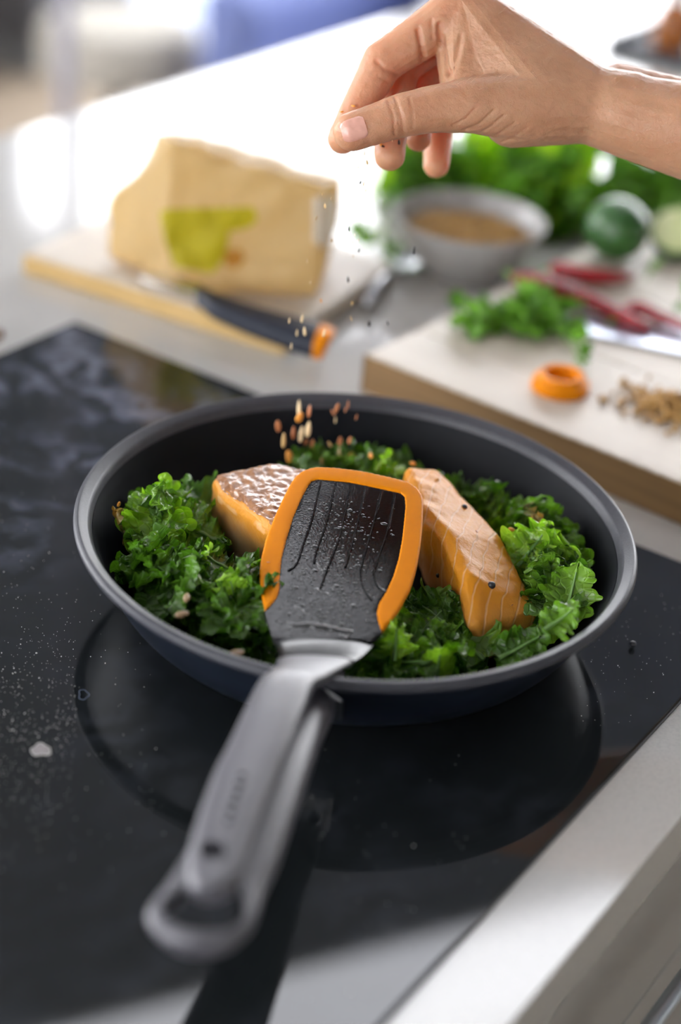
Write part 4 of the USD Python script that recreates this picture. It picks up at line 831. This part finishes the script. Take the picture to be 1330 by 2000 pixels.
# bowl of nut topping
bc = at(905, 526, 0)[:2]
bw = thing('bowl', 'grey stoneware bowl of toasted nut topping beside the cutting board', 'bowl', (bc[0], bc[1], ZT))
pr = [(0.0001, .0), (.026, .0), (.029, .001), (.031, .003), (.040, .013), (.0505, .027), (.0572, .041), (.0585, .0445), (.0575, .0452), (.0562, .0435), (.049, .028), (.038, .0145), (.028, .0065), (.0001, .0055)]
obj('body', lathe(np.vstack([[pr[0]], catmull(np.array(pr)[1:-1], 50), [pr[-1]]]), 90), 'stoneware', bw, 40)
rng = np.random.default_rng(14)
def heap(n, fpos, size, seed):
    r_ = np.random.default_rng(seed); out = []
    base = [seed_mesh(1, .6, .45, .3, s).simplify_quadric_decimation(face_count=60) if False else trimesh.creation.icosphere(1, 1.0) for s in range(1)]
    for k in range(n):
        m_ = base[0].copy(); m_.vertices = m_.vertices * [1, r_.uniform(.5, .8), r_.uniform(.35, .6)] * size * r_.uniform(.6, 1.3)
        m_.apply_transform(rot_euler(r_)); m_.apply_translation(fpos(r_)); out.append(m_)
    return TM(out)
def in_bowl(r_):
    a = r_.uniform(0, 6.283); q = math.sqrt(r_.random()) * .0475; return np.array([bc[0] + q * math.cos(a), bc[1] + q * math.sin(a), .0275 + .006 * (1 - (q / .0475) ** 2) + r_.uniform(-.003, .0015)])
tag(obj('nut_topping', heap(620, in_bowl, .0033, 15), 'nut_mix', None, True), 'golden brown chopped nut topping filling the grey bowl', 'nuts', None, 'stuff')
hc_ = at(1295, 795, BT_)
def in_heap(r_):
    q = r_.normal(size=2) * [.017, .012]; d = math.hypot(*q) / .02; return np.array([hc_[0] + q[1] * .9, hc_[1] - .006 + q[0], BT_ + .0015 + max(0, .009 * (1 - d * d)) * r_.random()])
tag(obj('nut_heap', heap(300, in_heap, .0026, 16), 'nut_mix', None, True), 'small heap of chopped nut topping at the right edge of the cutting board', 'nuts', None, 'stuff')

# limes
def lime_mesh(r, k=1.12):
    m_ = trimesh.creation.icosphere(4, r); v = m_.vertices; n = v / r; v *= [1, 1, 1]; v[:, 0] *= k; v[:, 0] += np.sign(v[:, 0]) * .0016 * np.exp(-((n[:, 1] ** 2 + n[:, 2] ** 2) / .03)); m_.vertices = v
    return wobble(m_, .0003, 500, 2)
lc = at(1195, 478, BT_ + .023); 
lm = thing('lime', 'whole dark green lime on the cutting board below the cook\'s wrist', 'lime', (*at(1195, 503, BT_)[:2], BT_ + .0232), 65)
obj('peel', lime_mesh(.0232), 'lime_peel', lm, True)
lh = thing('lime_half', 'cut half of a lime at the right edge, pale cut face toward the viewer', 'lime', mat4=xf((*at(1318, 500, BT_)[:2], BT_ + .021), (0, 1, 0), 0))
hm_ = man(lime_mesh(.0225)); hm_ = hm_ - m3.Manifold.cube([.1, .1, .1]).translate([-.05, -.05, 0.0])
Rq = trimesh.geometry.align_vectors([0, 0, 1], -FW * .55 + np.array([0, 0, 1.0]) * .75 + RT * -.1)
peel = to_tm(hm_); peel.apply_transform(Rq); obj('peel', peel, 'lime_peel', lh, 40)
disc = trimesh.creation.cylinder(.0205, .001, sections=48); disc.vertices[:, 0] *= 1.12; disc.apply_translation([0, 0, .0006]); disc.apply_transform(Rq); obj('cut_face', disc, 'lime_flesh', lh, False, 'pale yellow-green cut face')
# chillies
def chilli(label, pts, r0, stem):
    t_ = thing('chilli', label, 'chilli'); P = catmull(np.array([at(x, y, BT_ + z) for x, y, z in pts]), 40); s = np.linspace(0, 1, 40)
    obj('pod', wobble(tube(P, r0 * np.clip(np.minimum(1, (s + .08) * 6), 0, 1) * (1 - .75 * s ** 2.2) + .0004, 16), .0004, 120, 3), 'chilli_red', t_, True)
    S = catmull(np.array([at(x, y, BT_ + z) for x, y, z in stem]), 10); obj('stem', tube(S, np.linspace(.0022, .0013, 10), 8), 'stem_green', t_, True)
chilli('long red chilli lying across the board nearest the knife', [(1003, 543, .007), (1060, 556, .008), (1130, 578, .008), (1190, 604, .008), (1240, 628, .007), (1270, 640, .006)], .0068, [(1008, 545, .007), (996, 536, .008), (985, 528, .010)])
chilli('short red chilli lying in front of the whole lime', [(1075, 524, .007), (1120, 533, .008), (1170, 541, .008), (1215, 543, .007), (1240, 541, .006)], .0066, [(1080, 526, .007), (1064, 528, .007), (1050, 534, .006)])
chilli('red chilli bending out of frame at the right, behind the knife', [(1210, 618, .006), (1245, 602, .009), (1285, 618, .008), (1330, 636, .007), (1380, 660, .006)], .0055, [(1212, 617, .006), (1200, 622, .005), (1190, 630, .004)])
# chef's knife on the board
ck = thing('chef_knife', 'broad steel knife blade on the cutting board pointing at the chopped herbs', 'knife')
kb = [at(x, y, BT_ + .0015)[:2] for x, y in [(1078, 622), (1120, 612), (1200, 622), (1330, 645), (1480, 672), (1480, 725), (1330, 692), (1240, 672), (1160, 656), (1110, 644)]]
obj('blade', prism(kb, BT_ + .0008, BT_ + .0026, .0006), 'blade_steel', ck, 40)
hq = [at(x, y, BT_ + .006)[:2] for x, y in [(1480, 668), (1700, 715), (1700, 765), (1480, 722)]]
obj('handle', prism(hq, BT_ + .0008, BT_ + .016, .004), 'navy_plastic', ck, 40)
# orange ring
oc = (at(1040, 748, BT_ + .004) + at(1150, 748, BT_ + .004)) / 2
rg = thing('bottle_cap', 'small round orange cap lying open side up on the cutting board', 'cap', (oc[0], oc[1], BT_))
R0 = .0182
obj('skirt', lathe(np.array([(R0 * .2, 0), (R0, 0), (R0 + .0006, .0015), (R0, .0058), (R0 * .84, .0072), (R0 * .80, .0104), (R0 * .76, .0112), (R0 * .62, .0108), (R0 * .58, .0095), (R0 * .56, .004), (R0 * .2, .0035)]), 64, True), 'orange_silicone', rg, 40)
obj('base_disc', lathe([(0.0001, .0036), (R0 * .25, .0036), (R0 * .25, .0002), (.0001, .0002)], 40), 'orange_silicone', rg, 40)
# herbs: chopped heap, loose leaves, bunches
def herb_leaf(seed, s):
    r_ = np.random.default_rng(seed); m_, _ = leaf_mesh(seed, 1.0, .42, .10, nu=14, nv=9, crumple=.12, cup=.3, bend=r_.uniform(.2, 1.0)); m_.vertices *= s; return m_
HL = []
def herb_patch(n, fpos, s, seed, tilt=.8, zmin=.0):
    r_ = np.random.default_rng(seed); base = [leaf_mesh(300 + i, .02, .0085, .0022, nu=16, nv=11, crumple=.003, bend=.5 + .2 * i)[0] for i in range(4)]; out = []
    for k in range(n):
        m_ = base[k % 4].copy(); m_.vertices *= s * r_.uniform(.6, 1.25)
        m_.apply_transform(trimesh.transformations.euler_matrix(r_.normal() * tilt, r_.normal() * tilt - .2, r_.uniform(0, 6.3))); m_.apply_translation(fpos(r_)); lowest = m_.vertices[:, 2].min()
        if lowest < zmin: m_.apply_translation([0, 0, zmin - lowest + r_.random() * .002])
        out.append(m_)
    return TM(out)
def blob(pxs, zmax, spread=.9):
    C = [at(x, y, z) for x, y, z, r in pxs]
    def f(r_):
        k = r_.integers(len(C)); rr = pxs[k][3]; q = r_.normal(size=2) * rr * .5; d = math.hypot(*q) / rr; return C[k] + np.array([q[0], q[1], max(0, zmax * (1 - d * d)) * r_.random()])
    return f
tag(obj('chopped_herbs', herb_patch(190, blob([(945, 640, BT_ + .002, .018), (1010, 635, BT_ + .002, .022), (1060, 640, BT_ + .002, .018), (1040, 600, BT_ + .002, .016)], .014), .62, 41, zmin=BT_ + .0005), 'herb_leaf', None, True), 'heap of chopped green herbs on the cutting board at the knife tip', 'herbs', None, 'stuff')
def sprig(label, pts, n, s, seed, lean=.012):
    t_ = thing('herb_sprig', label, 'herb'); P = catmull(np.array([at(x, y, BT_ + z) for x, y, z in pts]), 24); obj('stalk', tube(P, .0009, 7), 'stem_green', t_, True)
    r_ = np.random.default_rng(seed)
    for k in range(n):
        m_ = leaf_mesh(320 + k % 3, .02, .0085, .0020, nu=16, nv=11, crumple=.003, bend=.6)[0]; m_.vertices *= s * r_.uniform(.8, 1.2); m_.apply_transform(trimesh.transformations.euler_matrix(r_.normal() * .6, r_.normal() * .5 - .3, r_.uniform(0, 6.3))); m_.apply_translation(P[min(23, int(24 * (k + .5) / n))] + [0, 0, .002]); obj('leaf', m_, 'herb_leaf', t_, True)
sprig('green herb sprig between the knife and the orange cap', [(1100, 655, .004), (1118, 675, .005), (1132, 700, .004), (1138, 715, .003)], 5, .62, 51)
sprig('green herb leaf lying over the tip of the knife blade', [(1085, 618, .006), (1110, 606, .009), (1140, 600, .008)], 4, .6, 52)
sprig('thin pale green stalk on the board below the lime half', [(1262, 545, .004), (1272, 525, .014), (1280, 505, .022)], 2, .5, 53)
sprig('pale yellow-green stalk at the right edge behind the knife', [(1322, 610, .004), (1330, 590, .014), (1338, 565, .02)], 2, .6, 54)
sprig('dark green leaf on the worktop left of the grey bowl', [(725, 470, -.02), (745, 488, -.018), (775, 497, -.018)], 3, 1.1, 55)
def bunch(label, pxs, zmax, n, s, seed, m):
    t_ = thing('herb_bunch', label, 'herbs'); f = blob(pxs, zmax); tag(obj('leaves', herb_patch(n, f, s, seed, 1.0), m, t_, True), kind='stuff')
    r_ = np.random.default_rng(seed); S = []
    for k in range(14):
        a0 = f(r_); a0[2] = ZT + .004 + r_.random() * .01; b0 = f(r_); S.append(tube(catmull(np.array([a0, (a0 + b0) / 2 + [0, 0, .01], b0]), 8), .0012, 6))
    obj('stalks', TM(S), 'stem_green', t_, True)
bunch('bright green parsley bunch glowing behind the cook\'s wrist', [(1010, 425, .0, .040), (1090, 420, 0, .040), (940, 405, 0, .034)], .105, 170, 1.45, 61, 'herb_backlit')
bunch('dark green herb bunch behind the grey bowl', [(1000, 440, 0, .030), (880, 405, 0, .034), (830, 395, 0, .026), (1075, 445, 0, .03)], .062, 260, 1.2, 62, 'herb_leaf')
bunch('loose green herb bunch at the right edge behind the limes', [(1215, 425, 0, .036), (1300, 430, 0, .036)], .062, 170, 1.2, 63, 'herb_leaf')
bunch('pale green herb tips behind the cook\'s fingertips', [(800, 385, 0, .022)], .075, 60, 1.1, 64, 'herb_backlit')
# a steel spoon beside the bowl
sp = thing('teaspoon', 'shiny steel teaspoon lying on the worktop between bowl and paper bag', 'spoon')
s0, s1 = at(716, 598, .004), at(775, 528, .004)
d_ = (s1 - s0); L_ = np.linalg.norm(d_); d_ /= L_; w_ = np.cross([0, 0, 1], d_)
pg = affinity.scale(Point(0, 0).buffer(.012, 24), 1.55, 1); 
def spoon_map(v): return s0 + np.outer(v[:, 0], d_) + np.outer(v[:, 1], w_) + np.outer(v[:, 2] - .004 + 18 * (v[:, 1] ** 2) * .6 + 4 * np.clip(v[:, 0] - .02, -.02, 0) ** 2, [0, 0, 1])
obj('stem', tube(catmull(np.array([s0 + [0, 0, .001], (s0 + s1) / 2 + [0, 0, .006], s1 + [0, 0, .002]]), 24), np.linspace(.0042, .0022, 24), 12), 'steel', sp, True)
obj('spoon_bowl', pillow(pg, .0014, .0005, .002, lambda v: s1 + d_ * .016 + np.outer(v[:, 0], d_) + np.outer(v[:, 1], w_) + np.outer(v[:, 2] - .002 + 22 * v[:, 1] ** 2 + 9 * v[:, 0] ** 2, [0, 0, 1])), 'steel', sp, True)
# far end of the island
jx = at(1308, 98, 0)
jar = thing('spice_jar', 'amber glass jar at the far right end of the island', 'jar', (jx[0], jx[1], ZT))
obj('glass', lathe([(.0001, 0), (.020, 0), (.022, .003), (.022, .040), (.019, .048), (.015, .052), (.015, .060), (.0001, .060)], 48), 'amber', jar, 40)
obj('lid', lathe([(.0001, .060), (.017, .060), (.017, .074), (.0001, .074)], 40), 'white_paint', jar, 40)
gx = at(1112, 92, 0)
gl = thing('tumbler', 'small blue-tinted glass tumbler at the far end of the island', 'glass', (gx[0], gx[1], ZT))
obj('glass', lathe([(.0001, 0), (.024, 0), (.026, .002), (.029, .075), (.0275, .075), (.0245, .006), (.0001, .006)], 48), 'blue_glass', gl, 40)
tr = at(1290, 120, 0)
tr_ = thing('tray', 'dark purple-grey tray under the amber jar', 'tray', (tr[0] + .06, tr[1] - .02, ZT))
obj('tray_base', box(-.06, .10, -.09, .09, 0, .006, .002), 'navy_plastic', tr_, False)
obj('tray_rim', TM([box(-.06, .10, -.09, -.086, .006, .014), box(-.06, .10, .086, .09, .006, .014), box(-.06, -.056, -.086, .086, .006, .014), box(.096, .10, -.086, .086, .006, .014)]), 'navy_plastic', tr_, False)
wsx = at(-14, 668, 0)
wsp = thing('wooden_spoon', 'tip of a brown wooden spoon at the left edge of the worktop', 'spoon')
obj('stem', tube(catmull(np.array([at(2, 655, .006), at(-60, 640, .006), at(-300, 600, .006)]), 20), np.linspace(.004, .005, 20), 10), 'walnut', wsp, True)

# ------------------------------------------------------------------ beyond the island: bench, sideboard, sofa
pf = thing('pouf', 'round cream upholstered stool with a dark metal foot ring behind the island', 'stool', (2.13, 1.99, ZF))
obj('cushion', lathe(catmull(np.array([(.0001, .33), (.14, .33), (.165, .35), (.17, .39), (.165, .43), (.14, .45), (.06, .456), (.0001, .457)]), 40), 48), 'cream_cloth', pf, 50)
obj('column', trimesh.creation.cylinder(.022, segment=[(0, 0, .015), (0, 0, .332)], sections=24), 'dark_metal', pf, 40)
obj('foot_disc', trimesh.creation.cylinder(.15, segment=[(0, 0, 0), (0, 0, .015)], sections=40), 'dark_metal', pf, 40)
sf = at(560, 95, ZF)
sofa = thing('sofa', 'low blue sofa in front of the terrace glazing', 'sofa', (XW - .66, 1.12, ZF), 0)
obj('seat', box(-.40, .40, -.55, .55, .12, .40, .05), 'blue_cloth', sofa, False)
obj('backrest', box(.22, .48, -.55, .55, .40, .72, .06), 'blue_cloth', sofa, False)
for sy in (-.62, .62): obj('armrest', box(-.40, .48, sy - .07, sy + .07, .12, .56, .04), 'blue_cloth', sofa, False)
for sx in (-.34, .4):
    for sy in (-.55, .55): obj('foot', box(sx - .03, sx + .03, sy - .03, sy + .03, 0, .12), 'dark_metal', sofa, False)
sb = thing('sideboard', 'dark sideboard against the wall beside the terrace glazing', 'sideboard', (XW - .24, 3.06, ZF), 0)
obj('carcass', box(-.2, .2, -.25, .25, .08, .62, .004), 'dark_wood', sb, False)
for k in range(2): obj('door', box(-.215, -.2, -.245 + k * .25, -.003 + k * .25, .09, .61, .003), 'dark_wood', sb, False)
obj('plinth', box(-.18, .18, -.22, .22, 0, .08), 'plinth', sb, False)

pg_ = atd(128, 100, 2.55)
pst = thing('post', 'slim pale steel post standing behind the far corner of the island', 'post', (pg_[0], pg_[1], ZF))
obj('shaft', trimesh.creation.cylinder(.012, segment=[(0, 0, .012), (0, 0, ZC - ZF)], sections=32), 'post_grey', pst, 40)
obj('foot_plate', trimesh.creation.cylinder(.06, segment=[(0, 0, 0), (0, 0, .012)], sections=40), 'frame_paint', pst, 40)
